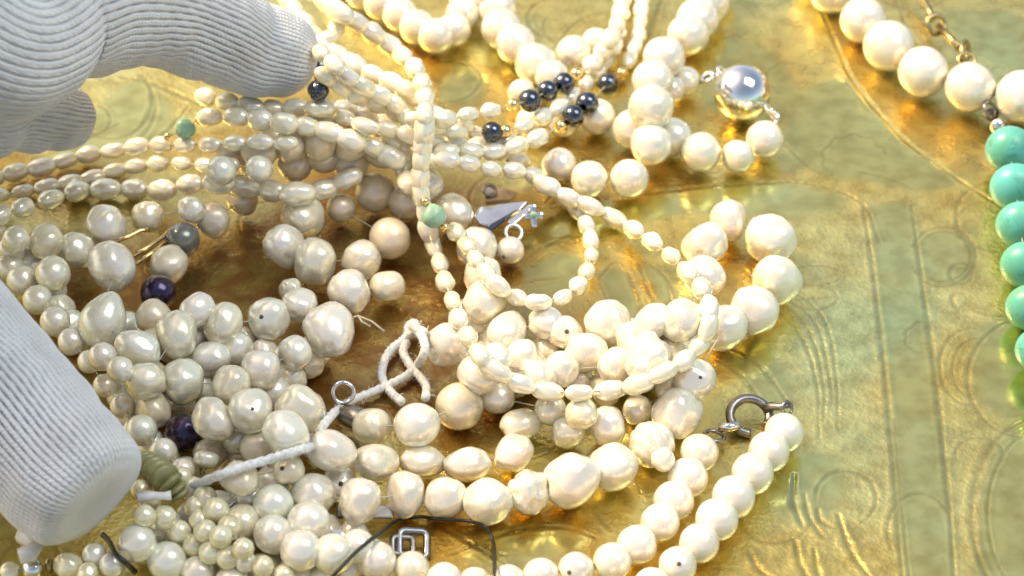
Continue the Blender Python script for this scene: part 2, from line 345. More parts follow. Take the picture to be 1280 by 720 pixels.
m5 = nt.nodes.new('ShaderNodeMath'); m5.operation = 'MULTIPLY'; m5.inputs[1].default_value = 0.34; nt.links.new(A1.outputs['Fac'], m5.inputs[0]); nt.links.new(m5.outputs[0], mx5.inputs[0])
nt.links.new(mx4.outputs[2], mx5.inputs[6]); nt.links.new(mx5.outputs[2], mxa.inputs[6]); nt.links.new(c2.outputs[0], mxa.inputs[7])
mxb = nt.nodes.new('ShaderNodeMix'); mxb.data_type = 'RGBA'; mxb.inputs[7].default_value = (0.16, 0.11, 0.045, 1)
md = nt.nodes.new('ShaderNodeMath'); md.operation = 'MULTIPLY'; md.inputs[1].default_value = 0.28
nt.links.new(A2.outputs['Fac'], md.inputs[0]); nt.links.new(md.outputs[0], mxb.inputs[0]); nt.links.new(mxa.outputs[2], mxb.inputs[6])
A3 = nt.nodes.new('ShaderNodeAttribute'); A3.attribute_name = 'hollow_shade'
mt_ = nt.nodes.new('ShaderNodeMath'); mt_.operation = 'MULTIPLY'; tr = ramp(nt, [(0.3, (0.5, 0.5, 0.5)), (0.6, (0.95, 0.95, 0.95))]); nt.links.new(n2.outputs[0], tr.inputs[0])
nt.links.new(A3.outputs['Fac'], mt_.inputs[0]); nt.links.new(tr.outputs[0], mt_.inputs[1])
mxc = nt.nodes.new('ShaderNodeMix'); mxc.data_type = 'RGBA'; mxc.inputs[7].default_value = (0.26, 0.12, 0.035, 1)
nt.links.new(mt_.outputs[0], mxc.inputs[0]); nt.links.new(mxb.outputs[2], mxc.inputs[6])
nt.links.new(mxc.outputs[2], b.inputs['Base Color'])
b.inputs['Metallic'].default_value = 0.93
mr = nt.nodes.new('ShaderNodeMapRange'); mr.inputs[3].default_value = 0.28; mr.inputs[4].default_value = 0.16
nt.links.new(A1.outputs['Fac'], mr.inputs[0])
ad = nt.nodes.new('ShaderNodeMath'); ad.operation = 'MULTIPLY_ADD'; ad.inputs[1].default_value = 0.22
nt.links.new(n2.outputs[0], ad.inputs[0]); sb = nt.nodes.new('ShaderNodeMath'); sb.operation = 'SUBTRACT'; sb.inputs[1].default_value = 0.10
nt.links.new(mr.outputs[0], sb.inputs[0]); nt.links.new(sb.outputs[0], ad.inputs[2]); nt.links.new(ad.outputs[0], b.inputs['Roughness'])
vo = tex(nt, 'ShaderNodeTexVoronoi', 780); vo.feature = 'F1'
inv_ = nt.nodes.new('ShaderNodeMath'); inv_.operation = 'SUBTRACT'; inv_.inputs[0].default_value = 1.0; nt.links.new(A1.outputs['Fac'], inv_.inputs[1])
mv = nt.nodes.new('ShaderNodeMath'); mv.operation = 'MULTIPLY'; nt.links.new(vo.outputs['Distance'], mv.inputs[0]); nt.links.new(inv_.outputs[0], mv.inputs[1])
hs = nt.nodes.new('ShaderNodeMath'); hs.operation = 'MULTIPLY_ADD'; hs.inputs[1].default_value = 0.22
nt.links.new(n3.outputs[0], hs.inputs[0]); nt.links.new(mv.outputs[0], hs.inputs[2])
bp = nt.nodes.new('ShaderNodeBump'); bp.inputs['Strength'].default_value = 0.2; bp.inputs['Distance'].default_value = 0.0004
nt.links.new(hs.outputs[0], bp.inputs['Height']); nt.links.new(bp.outputs[0], b.inputs['Normal'])
M['brass'] = m
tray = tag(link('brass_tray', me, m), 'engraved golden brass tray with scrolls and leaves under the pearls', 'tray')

# ------------------------------------------------------------------ bead shapes (unit, the string runs along local z)
def bead_mesh(name, fn, nu=30, nv=18):
    vs, fs = [], []
    for j in range(nv + 1):
        ph = math.pi * j / nv
        for i in range(nu):
            th = 2 * math.pi * i / nu
            d = Vector((math.sin(ph) * math.cos(th), math.sin(ph) * math.sin(th), math.cos(ph)))
            vs.append(fn(d, th, ph))
    for j in range(nv):
        for i in range(nu):
            i2 = (i + 1) % nu
            fs.append((j * nu + i, (j + 1) * nu + i, (j + 1) * nu + i2, j * nu + i2))
    me = bpy.data.meshes.new(name); me.from_pydata(vs, [], fs)
    bm = bmesh.new(); bm.from_mesh(me); bmesh.ops.remove_doubles(bm, verts=bm.verts, dist=1e-5); bmesh.ops.recalc_face_normals(bm, faces=bm.faces); bm.to_mesh(me); bm.free()
    return smooth(me)
def dimple(ph):
    e = min(ph, math.pi - ph); return 1 - 0.10 * math.exp(-(e / 0.14) ** 2)
def lumpy(seed, amp, freq=1.3, sq=0.0):
    off = Vector((seed * 7.3, seed * 3.1, seed * 1.7))
    def f(d, th, ph):
        r = 1 + amp * noise.noise(d * freq + off) + amp * 0.4 * noise.noise(d * freq * 2.3 + off)
        if sq:
            zz_ = d.z; s_ = max(0.0, 1 - abs(zz_) ** 2.15) ** 0.5 / max(1e-6, math.hypot(d.x, d.y)) if abs(zz_) < 0.9999 else 0.0
            return Vector((d.x * s_ * r, d.y * s_ * r, zz_))
        return d * (r * dimple(ph))
    return f
def ringed(d, th, ph):
    r = 1 + 0.045 * math.sin(ph * 14) * math.sin(ph) + 0.06 * noise.noise(d * 1.4)
    return d * r
def drop(d, th, ph):
    z = d.z; s = 1.0 if z < 0 else (1 - 0.30 * z ** 1.6)
    return Vector((d.x * s, d.y * s, z * (1.0 if z < 0 else 1.25)))
def barrel(d, th, ph):
    z = max(-1, min(1, d.z * 1.15)); s = math.sqrt(max(0, 1 - abs(z) ** 3.2))
    rr = math.hypot(d.x, d.y) + 1e-9
    return Vector((d.x / rr * s, d.y / rr * s, z * 0.95))
SH = {
    'round': [bead_mesh('round_pearl', lumpy(k, 0.035)) for k in range(5)],
    'potato': [bead_mesh('potato_pearl', lumpy(k + 11, 0.15, 1.0)) for k in range(8)],
    'rice': [bead_mesh('rice_pearl', lumpy(k + 31, 0.16, 1.5, 1), 20, 14) for k in range(6)],
    'ringed': [bead_mesh('ringed_pearl', ringed, 32, 40)],
    'baroque': [bead_mesh('baroque_pearl', lumpy(53, 0.24, 1.5), 40, 28)],
    'drop': [bead_mesh('drop_pearl', drop)],
    'barrel': [bead_mesh('barrel_pearl', barrel)],
    'smooth': [bead_mesh('smooth_bead', lambda d, th, ph: d * dimple(ph))],
}
HOLE_SHADE = bead_mesh('hole_shade_ball', lambda d, th, ph: d, 12, 8); HOLE_SHADE.materials.append(plain('drill_hole_shade', (0.10, 0.075, 0.04), 0.8))  # small dark ball stands for the shade inside a drilled hole
_pool = {}
def shape(kind, mat):
    k = (kind, mat)
    if k not in _pool:
        _pool[k] = []
        for s in SH[kind]:
            c = s.copy(); c.materials.clear(); c.materials.append(M[mat]); _pool[k].append(c)
    return random.choice(_pool[k])

# ------------------------------------------------------------------ strings of beads: each bead rests on the tray or on the beads below it
PLACED = np.zeros((0, 4))
class Strand: pass
def settle(px, py, zlow, r, tight=0.9):
    """lower a bead along its line of sight until it touches the tray or a bead already lying there"""
    zs = np.arange(0.05, zlow, -0.0003)
    A = np.array(at(px, py, 0.05)); B_ = np.array(at(px, py, zlow))
    t = (0.05 - zs) / (0.05 - zlow)
    Q = A[None] + (B_ - A)[None] * t[:, None]
    d = (np.linalg.norm(Q[:, None, :] - PLACED[None, :, :3], axis=2) - tight * (PLACED[None, :, 3] + r)).min(1)
    hit = np.nonzero(d < 0)[0]
    return zlow if len(hit) == 0 else zs[max(0, hit[0] - 1)]
def strand(name, label, cat, items, mat='white', kind='round', zmin=0.0, thread='thread', closed=False, slope=0.55, tight=0.9, parent=None, bead='pearl', lift=0.0, solid=True):
    """items: (px, py, radius px [, length/width [, kind [, mat [, part name]]]]) in the order they are strung"""
    global PLACED
    B = []
    for it in items:
        it = list(it) + [None] * (7 - len(it))
        x, y, r, asp, kd, mt, pn = it
        B.append(dict(x=x, y=y, rp=r, asp=asp or 1.0, kind=kd or kind, mat=mt or mat, part=pn or bead))
    zs = []
    for q in B:
        p = at(q['x'], q['y'], 0.004); q['r'] = px2m(q['rp'], p); eff = q['r'] * (1 + 0.25 * (q['asp'] - 1))
        z = max(q['r'], zmin) + (lift(q['x'], q['y']) if callable(lift) else lift)
        q['eff'] = eff
        if len(PLACED):
            z = settle(q['x'], q['y'], z, eff, tight)
        zs.append(z)
    n = len(B)
    sp = [0.0] * n
    P0 = [at(q['x'], q['y'], 0) for q in B]
    zz = zs[:]
    for _ in range(3):
        for i in range(1, n): zz[i] = max(zz[i], zz[i - 1] - slope * (P0[i] - P0[i - 1]).length)
        for i in range(n - 2, -1, -1): zz[i] = max(zz[i], zz[i + 1] - slope * (P0[i] - P0[i + 1]).length)
    pos = [at(q['x'], q['y'], z) for q, z in zip(B, zz)]
    if parent is None:
        root = bpy.data.objects.new(name, None); col.objects.link(root)
        c = pos[n // 2]; root.location = (c.x, c.y, 0); root.empty_display_size = 0.004
        tag(root, label, cat)
    else: root = parent
    inv = Vector(root.location)
    for i, q in enumerate(B):
        a_, b_ = pos[max(0, i - 1)], pos[min(n - 1, i + 1)]
        t = (b_ - a_).normalized() if n > 1 else Vector((1, 0, 0))
        o = bpy.data.objects.new(q['part'], shape(q['kind'], q['mat'])); col.objects.link(o); o.parent = root
        o.location = pos[i] - inv
        o.rotation_mode = 'QUATERNION'
        from mathutils import Quaternion
        spin = Quaternion((0, 0, 1), random.uniform(0, 6.28)) if q['kind'] not in ('drop',) else Quaternion((1, 0, 0), 0)
        o.rotation_quaternion = t.to_track_quat('Z', 'Y') @ spin
        j = 1 + random.uniform(-0.025, 0.025)
        e_ = 1 + (random.uniform(-0.09, 0.09) if q['kind'] == 'potato' else 0.0); a2 = 1 + (random.uniform(-0.14, 0.16) if q['kind'] == 'potato' else 0.0)
        o.scale = (q['r'] * j * e_, q['r'] * j / e_, q['r'] * q['asp'] * j * a2)
        if q['kind'] == 'drop': o.rotation_quaternion = (UP * 0.93 + Vector((0.36, 0, 0))).to_track_quat('Z', 'Y')
        q['obj'] = o
    for i, q in enumerate(B):
        if q['kind'] in ('round', 'potato') and q['rp'] > 17 and (int(q['x'] * 7 + q['y'] * 3) % 23 == 0 or (q['x'], q['y']) in ((706, 415), (638, 313))):
            dv = (CAM - pos[i]).normalized() * 0.9 + Vector((random.uniform(-.4, .4), 0, random.uniform(-.5, .2))); dv.normalize()
            h_ = link('hole_shade_ball', HOLE_SHADE, None); h_.parent = q['obj']
            sc = Vector(q['obj'].scale); loc = q['obj'].rotation_quaternion.inverted() @ dv
            h_.location = loc * 0.955; h_.scale = (0.00042 / sc.x, 0.00042 / sc.y, 0.00042 / sc.z)
    if n > 1 and thread:
        link('thread', tube_mesh('thread', [p - inv for p in pos], 0.00013, 6), M[thread], root)
    if solid:
        PLACED = np.vstack([PLACED] + [np.array([[*p, q['eff']]]) for p, q in zip(pos, B)])
    root['_n'] = n
    S = Strand(); S.root = root; S.pos = pos; S.B = B
    del root['_n']
    return S
def rice(path, w=11, l=16.5, jit=0.10, gap=1.0):
    """rice pearls strung along a path of pixels, spaced on the real path over the tray"""
    w *= 0.97; l *= 1.14
    P = catmull(path, 14)
    W = [at(p[0], p[1], 0.006) for p in P]
    out = []; d = 0.0; nxt = 0.0
    L_ = px2m(l, at(640, 360, 0)) * 2 * gap
    step = L_ * 0.88
    for i in range(1, len(W)):
        seg = (W[i] - W[i - 1]).length
        while d + seg >= nxt:
            t = (nxt - d) / max(seg, 1e-9)
            x = P[i - 1][0] + (P[i][0] - P[i - 1][0]) * t; y = P[i - 1][1] + (P[i][1] - P[i - 1][1]) * t
            f = 1 + random.uniform(-jit, jit)
            out.append((x + random.uniform(-.8, .8), y + random.uniform(-.8, .8), w * f, l / w * (1 + random.uniform(-jit, jit)) / f ** 0.5))
            nxt += step * (1 + random.uniform(-jit, jit) * 0.5)
        d += seg
    return out
def part(S, name, me, mat):
    """hang a mesh made in place under a necklace"""
    o = link(name, me, mat, S.root); o.location = -Vector(S.root.location); return o

def pulled(x0=200, x1=300, x2=500, x3=570):
    """the fingers hold the strands up off the tray between these columns"""
    def f(x, y):
        a_ = min(1, max(0, (x - x0) / (x1 - x0))); b_ = min(1, max(0, (x3 - x) / (x3 - x2)))
        k = min(a_, b_); return min(18, max(0, (240 - y) * 0.16)) * MM * k * k * (3 - 2 * k)
    return f
def heap(top):
    """the hank is several layers deep on the left"""
    def f(x, y):
        d = math.hypot((x - 200) / 330, (y - 470) / 260); k = min(1, max(0, 1.55 - 1.3 * d))
        return top * MM * k * k * (3 - 2 * k)
    return f
# ================================================================== the necklaces, lowest first
for i_, (lab, pth) in enumerate((
    ('pearl string lying on the tray at the bottom of the heap beside the thumb', [(40, 330), (70, 380), (110, 430), (160, 410), (215, 430), (260, 470), (215, 500), (150, 480), (190, 560), (250, 600)]),
    ('pearl string lying on the tray at the bottom of the heap under the bluish pearls', [(300, 560), (370, 550), (430, 590), (380, 630), (320, 650), (360, 690), (420, 660), (460, 690), (400, 720), (280, 700)]),
    ('pearl string lying on the tray underneath the big loop of rice pearls', [(585, 392), (622, 436), (585, 452), (640, 482), (684, 440), (718, 474), (764, 486), (796, 458), (838, 472), (850, 432), (806, 420), (744, 424)]),
    ('pearl string lying on the tray at the bottom of the heap under the white cord', [(240, 420), (300, 430), (350, 450), (400, 440), (330, 500), (290, 540), (350, 590), (290, 630), (230, 650), (170, 690)]),)):
    strand('pearl_necklace', lab, 'necklace', [(q[0], q[1], 21 * (1 + random.uniform(-.08, .08))) for q in rice(pth, 20, 16.5)], 'fresh', 'potato')
# ================================================================== the necklaces, lowest first
# pearls with a brass chain, and the turquoise string
n1 = strand('pearl_necklace', 'string of round white pearls with a thin brass chain beside the turquoise beads', 'necklace',
    [(1020, -40, 28), (1040, -12, 29), (1079, 25, 30), (1111, 57, 31.5), (1154, 90, 32), (1213, 109, 32.5), (1277, 121, 33), (1338, 140, 33), (1395, 175, 33)], 'white')
def pinned(px, py, z): return at(px, py, z * MM)
part(n1, 'chain_link', tube_mesh('bar', [pinned(1140, -14, 3), pinned(1152, -4, 3), pinned(1161, 12, 3), pinned(1166, 24, 3.2)], 0.0008, 8), M['old_gold'])
part(n1, 'chain_link', ring_mesh('loop', pinned(1170, 31, 3), 0.0021, 0.0006, (0.3, -0.6, 0.7)), M['old_gold'])
part(n1, 'chain_link', tube_mesh('bar', [pinned(1173, 33, 3), pinned(1186, 46, 3), pinned(1199, 60, 3.4)], 0.0008, 8), M['old_gold'])
part(n1, 'chain_link', ring_mesh('loop', pinned(1206, 66, 4), 0.0022, 0.0006, (0.9, -0.3, 0.25), sx=1.3), M['old_gold'])
part(n1, 'chain_link', ring_mesh('loop', pinned(1208, 76, 5), 0.0018, 0.00042, (0.1, -0.5, 0.9)), M['old_gold'])
tq = strand('turquoise_necklace', 'string of polished turquoise beads with a small silver end cap', 'necklace',
    [(1240, 143, 9, .7, 'smooth', 'old_silver', 'end_cap'), (1247, 157, 10, .9, 'smooth', 'silver', 'end_cap'), (1262, 187, 30, .9), (1269, 234, 32, .82), (1276, 281, 31.5, .82), (1281, 331, 31, .84), (1287, 384, 30, .86), (1297, 437, 29, .88), (1312, 486, 29, .88), (1334, 530, 29, .88)], 'turquoise', 'smooth', bead='turquoise_bead')
part(tq, 'jump_ring', ring_mesh('loop', pinned(1237, 137, 4), 0.0016, 0.0004, (0.6, -0.4, 0.6)), M['old_silver'])

# large pearls with the silver ball clasp
n2 = strand('pearl_necklace', 'string of large round white pearls closed by a silver ball clasp', 'necklace',
    [(956, 174, 24), (923, 195, 21, 1.1, 'potato'), (876, 190, 25), (841, 171, 24), (791, 161, 26), (747, 146, 23), (704, 150, 22), (664, 152, 20)], 'white')
cb = at(928, 116, 0.0058)
bc = part(n2, 'ball_clasp', SH['smooth'][0].copy(), M['silver']); bc.location = cb - Vector(n2.root.location)
rr_ = px2m(36.5, cb); bc.scale = (rr_, rr_, rr_ * 0.97); bc.rotation_euler = (0.5, 1.1, 0.3)
for k in range(3):
    part(n2, 'jump_ring', ring_mesh('loop', at(903 - 9 * k, 90 + 3 * k, 0.0050), 0.0013, 0.00034, (0.5 - k * .4, 0.3 * (k % 2), 0.6)), M['silver'])
    part(n2, 'jump_ring', ring_mesh('loop', at(961 + 5 * k, 137 + 6 * k, 0.0052), 0.0012, 0.00034, (0.6, 0.5 * (k % 2), 0.5 - .3 * k)), M['silver'])
part(n2, 'safety_wire', tube_mesh('wire', [at(884, 96, .004), at(876, 103, .0035), at(866, 104, .003)], 0.0004, 6), M['old_silver'])
n2c = strand('small_pearl', '', '', [(857, 101, 18.5), (838, 112, 18)], 'white', parent=n2.root, bead='pearl')

# soft pearls at the back
n3 = strand('pearl_necklace', 'cream pearl string curling in a tight bend beside the gloved fingertip', 'necklace',
    [(428, -22, 21), (452, -9, 22), (477, 4, 22), (500, 18, 22), (521, 34, 22), (545, 45, 22), (567, 37, 21), (579, 16, 21), (581, -7, 21), (580, -32, 21)], 'white')
n4 = strand('pearl_necklace', 'string of fat cream pearls coming down behind the black beads', 'necklace',
    [(604, -30, 24), (612, -8, 24), (622, 12, 25), (627, 36, 26), (645, 55, 26), (670, 80, 26), (652, 116, 18)], 'white')
n4b = strand('x', '', '', [(717, 66, 22), (690, 96, 21), (745, 52, 18)], 'white', parent=n4.root)

# shadowed beige pearls low in the pile
n6 = strand('pearl_necklace', 'shaded pearl string lying low in the pile under the rice pearl strands', 'necklace',
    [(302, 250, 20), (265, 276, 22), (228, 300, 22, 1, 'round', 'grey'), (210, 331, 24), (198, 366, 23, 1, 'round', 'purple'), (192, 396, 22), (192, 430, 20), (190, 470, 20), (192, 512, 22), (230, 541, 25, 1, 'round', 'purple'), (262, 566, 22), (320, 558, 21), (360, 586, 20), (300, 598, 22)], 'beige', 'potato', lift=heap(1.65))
n6b = strand('pearl_necklace', 'shaded round pearl string emerging from under the woven rice strands above the dark hollow', 'necklace',
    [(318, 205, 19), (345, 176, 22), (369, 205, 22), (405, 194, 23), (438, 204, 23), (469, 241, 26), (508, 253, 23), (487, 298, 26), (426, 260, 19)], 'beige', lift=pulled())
u1 = strand('pearl_necklace', 'shaded pearl string buried under the rice pearl bundle below the fingertip', 'necklace',
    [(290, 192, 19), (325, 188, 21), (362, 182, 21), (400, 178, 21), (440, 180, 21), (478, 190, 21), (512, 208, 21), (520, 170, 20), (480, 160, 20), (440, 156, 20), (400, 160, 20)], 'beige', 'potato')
# potato pearls, main hank on the left
n7 = strand('pearl_necklace', 'grey white potato pearl string curving round the dark hollow to a blunt barrel pearl', 'necklace',
    [(379, 272, 27), (356, 309, 28), (394, 327, 30), (452, 325, 25), (436, 364, 28, .95), (484, 358, 19, 1.25, 'barrel')], 'fresh', 'potato', lift=heap(2.75))
n7b = strand('pearl_necklace', 'oval freshwater pearl string under the knotted cord ends beside the dark hollow', 'necklace',
    [(246, 388, 21), (279, 405, 28), (335, 399, 27), (375, 382, 22), (364, 362, 15), (411, 413, 31, 1.12), (369, 441, 22, .9, 'barrel'), (326, 462, 25, 1.05, 'barrel'), (296, 437, 22), (264, 448, 23)], 'fresh', 'potato', lift=heap(4.4))
n7c = strand('pearl_necklace', 'potato pearl string with two big teardrop pearls near the glove', 'necklace',
    [(58, 302, 22), (96, 313, 22), (133, 281, 24), (184, 271, 20), (240, 262, 17)], 'fresh', 'potato', lift=heap(3.3))
n7d = strand('x', '', '', [(141, 333, 31, 1.05), (128, 404, 29, 1.12, 'drop'), (172, 436, 26), (221, 418, 27), (181, 476, 25), (228, 476, 30), (288, 482, 24), (312, 514, 28), (267, 525, 28, .95), (258, 573, 16, .7, 'barrel')], 'fresh', 'potato', parent=n7c.root, lift=heap(4.4))
n7e = strand('pearl_necklace', 'thick white pearl string passing below the white cord to the black thread', 'necklace',
    [(375, 512, 31), (357, 542, 28, 1.05), (415, 564, 25, 1.2), (471, 577, 22, 1.24), (527, 577, 22, 1.25), (585, 580, 22, 1.24), (642, 567, 23, 1.2), (652, 531, 20, 1.4), (710, 542, 20, 1.2), (759, 533, 25), (797, 512, 19, 1.1), (838, 490, 20)], 'fresh', 'potato', lift=heap(3.85))
n8 = strand('pearl_necklace', 'string of small round pearls running along the edge of the gloved thumb', 'necklace',
    [(-30, 262, 16), (-8, 290, 17), (14, 312, 18), (12, 334, 18), (28, 350, 19), (47, 375, 19), (69, 402, 19), (89, 427, 17), (112, 452, 15), (131, 482, 15), (153, 507, 16), (177, 538, 20), (204, 565, 18), (228, 588, 16)], 'fresh', lift=heap(4.95))
n8b = strand('x', '', '', [(66, 342, 22), (20, 299, 17), (-12, 270, 16)], 'fresh', parent=n8.root, thread=None, lift=heap(4.95))
n8c = strand('x', '', '', [(128, 446, 18), (150, 462, 16)], 'fresh', parent=n8.root, thread=None, lift=heap(4.95))

# centre
p2 = strand('pearl_necklace', 'plain cream pearl string with wide gaps next to the cord knot', 'necklace',
    [(465, 533, 23, 1.1, 'barrel'), (521, 531, 28, 1.05), (574, 508, 30), (622, 497, 21, 1.1), (688, 512, 20), (727, 517, 20, 1.1), (560, 430, 28), (600, 470, 24)][:6], 'fresh', 'round')
p1 = strand('pearl_necklace', 'mixed pearl string running down the middle past the silver clasp and cross', 'necklace',
    [(531, 231, 22), (567, 266, 24), (595, 310, 27), (604, 345, 24), (605, 376, 27), (560, 430, 29), (600, 468, 24), (654, 450, 24), (633, 415, 22, 1.4), (682, 403, 21, 1.2), (706, 415, 21), (732, 441, 24, 1.2), (760, 405, 29)], 'white', 'potato')
p1c = strand('x', '', '', [(618, 452, 22), (672, 470, 22), (702, 462, 22), (770, 458, 22), (790, 425, 22), (835, 440, 24)], 'white', 'potato', parent=p1.root)
p1b = strand('x', '', '', [(638, 313, 18)], 'white', parent=p1.root)
# ring of big pearls and the row with the ringed pearl
r1 = strand('pearl_necklace', 'string of big baroque pearls with a ringed pearl, looped round at its end', 'necklace',
    [(392, 618, 27, .95), (450, 626, 29, 1), (507, 618, 29, .85), (556, 622, 27, .95), (611, 626, 30, .95), (660, 615, 28, .95, 'baroque'), (714, 600, 34, .95), (767, 584, 30), (815, 556, 30, .95, 'ringed'), (848, 516, 30), (868, 474, 26), (905, 410, 29, .95), (945, 388, 30), (971, 350, 32), (962, 298, 31), (911, 275, 28, .9), (881, 306, 29), (879, 346, 27), (851, 400, 27, 1.05), (816, 402, 22), (808, 447, 30, 1.1, 'baroque')], 'white', 'potato')
lp = part(r1, 'pearl_lump', SH['potato'][2].copy(), M['white']); lp.location = at(829, 574, 0.007) - Vector(r1.root.location); lp.scale = (0.0021,) * 3
# twin string at the lower right with its spring clasp
n9 = strand('pearl_necklace', 'string of round white pearls running in two lines from a tarnished spring clasp', 'necklace',
    [(980, 541, 24.5), (961, 565, 26), (941, 592, 27), (917, 621, 28), (896, 650, 28), (874, 679, 26), (847, 707, 25), (815, 733, 25), (782, 758, 25)], 'white', slope=0.3)
n9b = strand('x', '', '', [(874, 566, 24.5), (860, 597, 26), (842, 626, 26), (825, 653, 25), (796, 681, 26), (765, 702, 25), (720, 712, 23), (676, 719, 23), (635, 726, 22), (594, 730, 22), (552, 734, 22)], 'white', parent=n9.root, slope=0.3)
part(n9, 'spring_clasp', ring_mesh('ring', at(937, 520, 0.0016), 0.0036, 0.0009, (0.05, -0.35, 0.95), arc=(-0.5, 4.6)), M['old_silver'])
part(n9, 'spring_clasp', tube_mesh('tip', [at(955, 512, .0022), at(966, 508, .003), at(976, 509, .0045), at(988, 506, .005)], [0.0011, 0.0009, 0.0007, 0.0005], 8), M['old_silver'])
part(n9, 'clasp_bar', tube_mesh('bar', [at(898, 534, .0018), at(912, 534, .002), at(924, 532, .002)], 0.0009, 8), M['silver'])
part(n9, 'jump_ring', ring_mesh('ring', at(984, 510, .0052), 0.0012, 0.0003, (0.6, -.5, .5)), M['old_silver'])
part(n9, 'jump_ring', ring_mesh('ring', at(893, 545, .0016), 0.0018, 0.0004, (0.2, .2, .9)), M['old_silver'])

# lower left: seeds and white pearls
n12 = strand('pearl_necklace', 'string of white pearls with bluish sheen crossing under the black thread', 'necklace',
    [(303, 653, 24), (342, 631, 26), (342, 668, 25), (386, 653, 27), (376, 688, 26), (417, 693, 27), (447, 683, 22), (471, 701, 25), (515, 711, 23), (556, 725, 22), (600, 742, 22)], 'fresh', lift=heap(3.3))
n13 = strand('pearl_necklace', 'string of blue white pearls peeping out below the gloved thumb', 'necklace',
    [(118, 694, 16), (140, 706, 16), (172, 679, 25), (209, 702, 25), (248, 716, 22), (290, 728, 22), (332, 736, 22)], 'fresh', lift=heap(3.85))
sd1 = strand('seed_pearl_strand', 'strand of tiny yellowish seed pearls twisted into the pile below the olive beads', 'necklace',
    [(176, 612, 13), (186, 627, 14), (181, 645, 14), (206, 647, 15), (224, 665, 15), (243, 682, 15), (263, 691, 15), (285, 697, 15), (307, 702, 14), (329, 708, 14), (355, 719, 14)], 'seed', lift=heap(4.4))
sd2 = strand('seed_pearl_strand', 'strand of tiny cream seed pearls bunched between white pearls and the cord end', 'necklace',
    [(228, 596, 13), (241, 611, 16), (256, 623, 16), (270, 638, 17), (245, 634, 15), (250, 651, 14), (257, 664, 15), (276, 671, 15), (287, 660, 16), (304, 686, 14)], 'seed', lift=heap(4.95))
ol = strand('olive_bead_strand', 'short stack of thin olive green stone discs beside the thumb tip', 'bead strand',
    [(183, 578, 15, .4), (189, 583, 17, .36), (195, 588, 18, .36), (201, 593, 19, .36), (207, 598, 19, .36), (213, 604, 18, .36), (219, 611, 16, .36), (224, 618, 14, .36)], 'olive', 'smooth', bead='stone_disc', lift=heap(4.95))
sb = strand('bead_strand', 'short silver and pale bead string in the dark gap below the thumb', 'bead strand',
    [(12, 714, 12), (41, 711, 14, 1, 'smooth', 'silver'), (62, 707, 10, .6, 'smooth', 'old_gold'), (86, 708, 18, 1.1), (110, 718, 16)], 'seed', 'potato')

# rice pearl strands (many, woven together under the fingertip)
R_KW = dict(mat='rice', kind='rice')
s8 = strand('rice_pearl_strand', 'rice pearl strand lying on the bare brass below the jade bead', 'necklace',
    rice([(-40, 232), (10, 218), (60, 206), (105, 195), (150, 187), (200, 181), (245, 181), (290, 179), (340, 177), (380, 184)], 11, 16), lift=pulled(), **R_KW)
s9 = strand('rice_pearl_strand', 'rice pearl strand breaking off into blur between its two neighbours', 'necklace',
    rice([(-30, 250), (30, 238), (80, 230), (131, 218), (165, 208), (205, 204), (250, 206), (290, 205)], 10, 15), lift=pulled(), **R_KW)
s10 = strand('rice_pearl_strand', 'lowest rice pearl strand bending up with blue white beads over the dark hollow', 'necklace',
    rice([(-40, 280), (20, 262), (60, 250), (107, 238), (160, 236), (199, 237), (240, 230), (272, 228), (311, 233), (351, 240), (392, 241), (430, 226), (458, 208)], 14, 18), mat='rice', kind='rice', lift=pulled())
s10b = strand('x', '', '', [(276, 214, 18), (324, 211, 17)], 'fresh', parent=s10.root, thread=None)
jd1 = strand('jade_strand', 'green jade bead with gold tips lying near the gloved finger', 'bead strand',
    [(248, 150, 5.5, 1, 'smooth', 'gold', 'gold_bead'), (231, 160, 13, .9), (210, 171, 5.5, 1, 'smooth', 'gold', 'gold_bead')], 'jade', 'potato', bead='jade_bead')
s6 = strand('rice_pearl_strand', 'rice pearl strand hugging the underside of the gloved fingertip', 'necklace',
    rice([(258, 122), (280, 126), (304, 131), (334, 137), (364, 134), (396, 136), (420, 135), (445, 140), (470, 151), (482, 166), (496, 182), (508, 196), (505, 214), (512, 236)], 12, 16), lift=pulled(), **R_KW)
s7 = strand('rice_pearl_strand', 'rice pearl strand just below the fingertip strand, ending in bluish beads', 'necklace',
    rice([(262, 147), (285, 146), (310, 147), (336, 151), (371, 156), (405, 164), (440, 176), (470, 185), (500, 205)], 13, 17), lift=pulled(), **R_KW)
s5 = strand('rice_pearl_strand', 'short rice pearl strand with dark grey and gold beads at the fingertip', 'necklace',
    [(398, 113, 13.2, 1, 'smooth', 'hematite', 'black_bead'), (401, 98, 8, 1, 'smooth', 'gold', 'gold_bead'), (399, 84, 12.1, 1, 'smooth', 'hematite', 'black_bead')] , **R_KW)
s5b = strand('x', '', '', rice([(408, 96), (420, 104), (440, 117), (462, 124), (488, 136), (512, 150), (545, 158), (572, 166)], 11, 16), parent=s5.root, lift=pulled(), **R_KW)
s4 = strand('rice_pearl_strand', 'rice pearl strand tucked against the side of the fingertip', 'necklace',
    rice([(352, -16), (368, 12), (384, 32), (398, 52), (416, 42), (424, 22), (410, 0), (398, -20)], 11, 16), lift=pulled(), **R_KW)
s3 = strand('rice_pearl_strand', 'rice pearl strand slanting from the fingertip to the middle crossing', 'necklace',
    rice([(380, 42), (396, 54), (430, 74), (464, 92), (494, 106), (522, 124), (548, 146), (580, 158), (606, 176), (640, 196), (668, 205)], 12, 17), lift=pulled(), **R_KW)
s11 = strand('rice_pearl_strand', 'short rice pearl strand between the two slanting strands right of the fingertip', 'necklace',
    rice([(402, 66), (424, 86), (452, 106), (482, 122), (508, 146), (520, 176)], 11, 16), lift=pulled(), **R_KW)
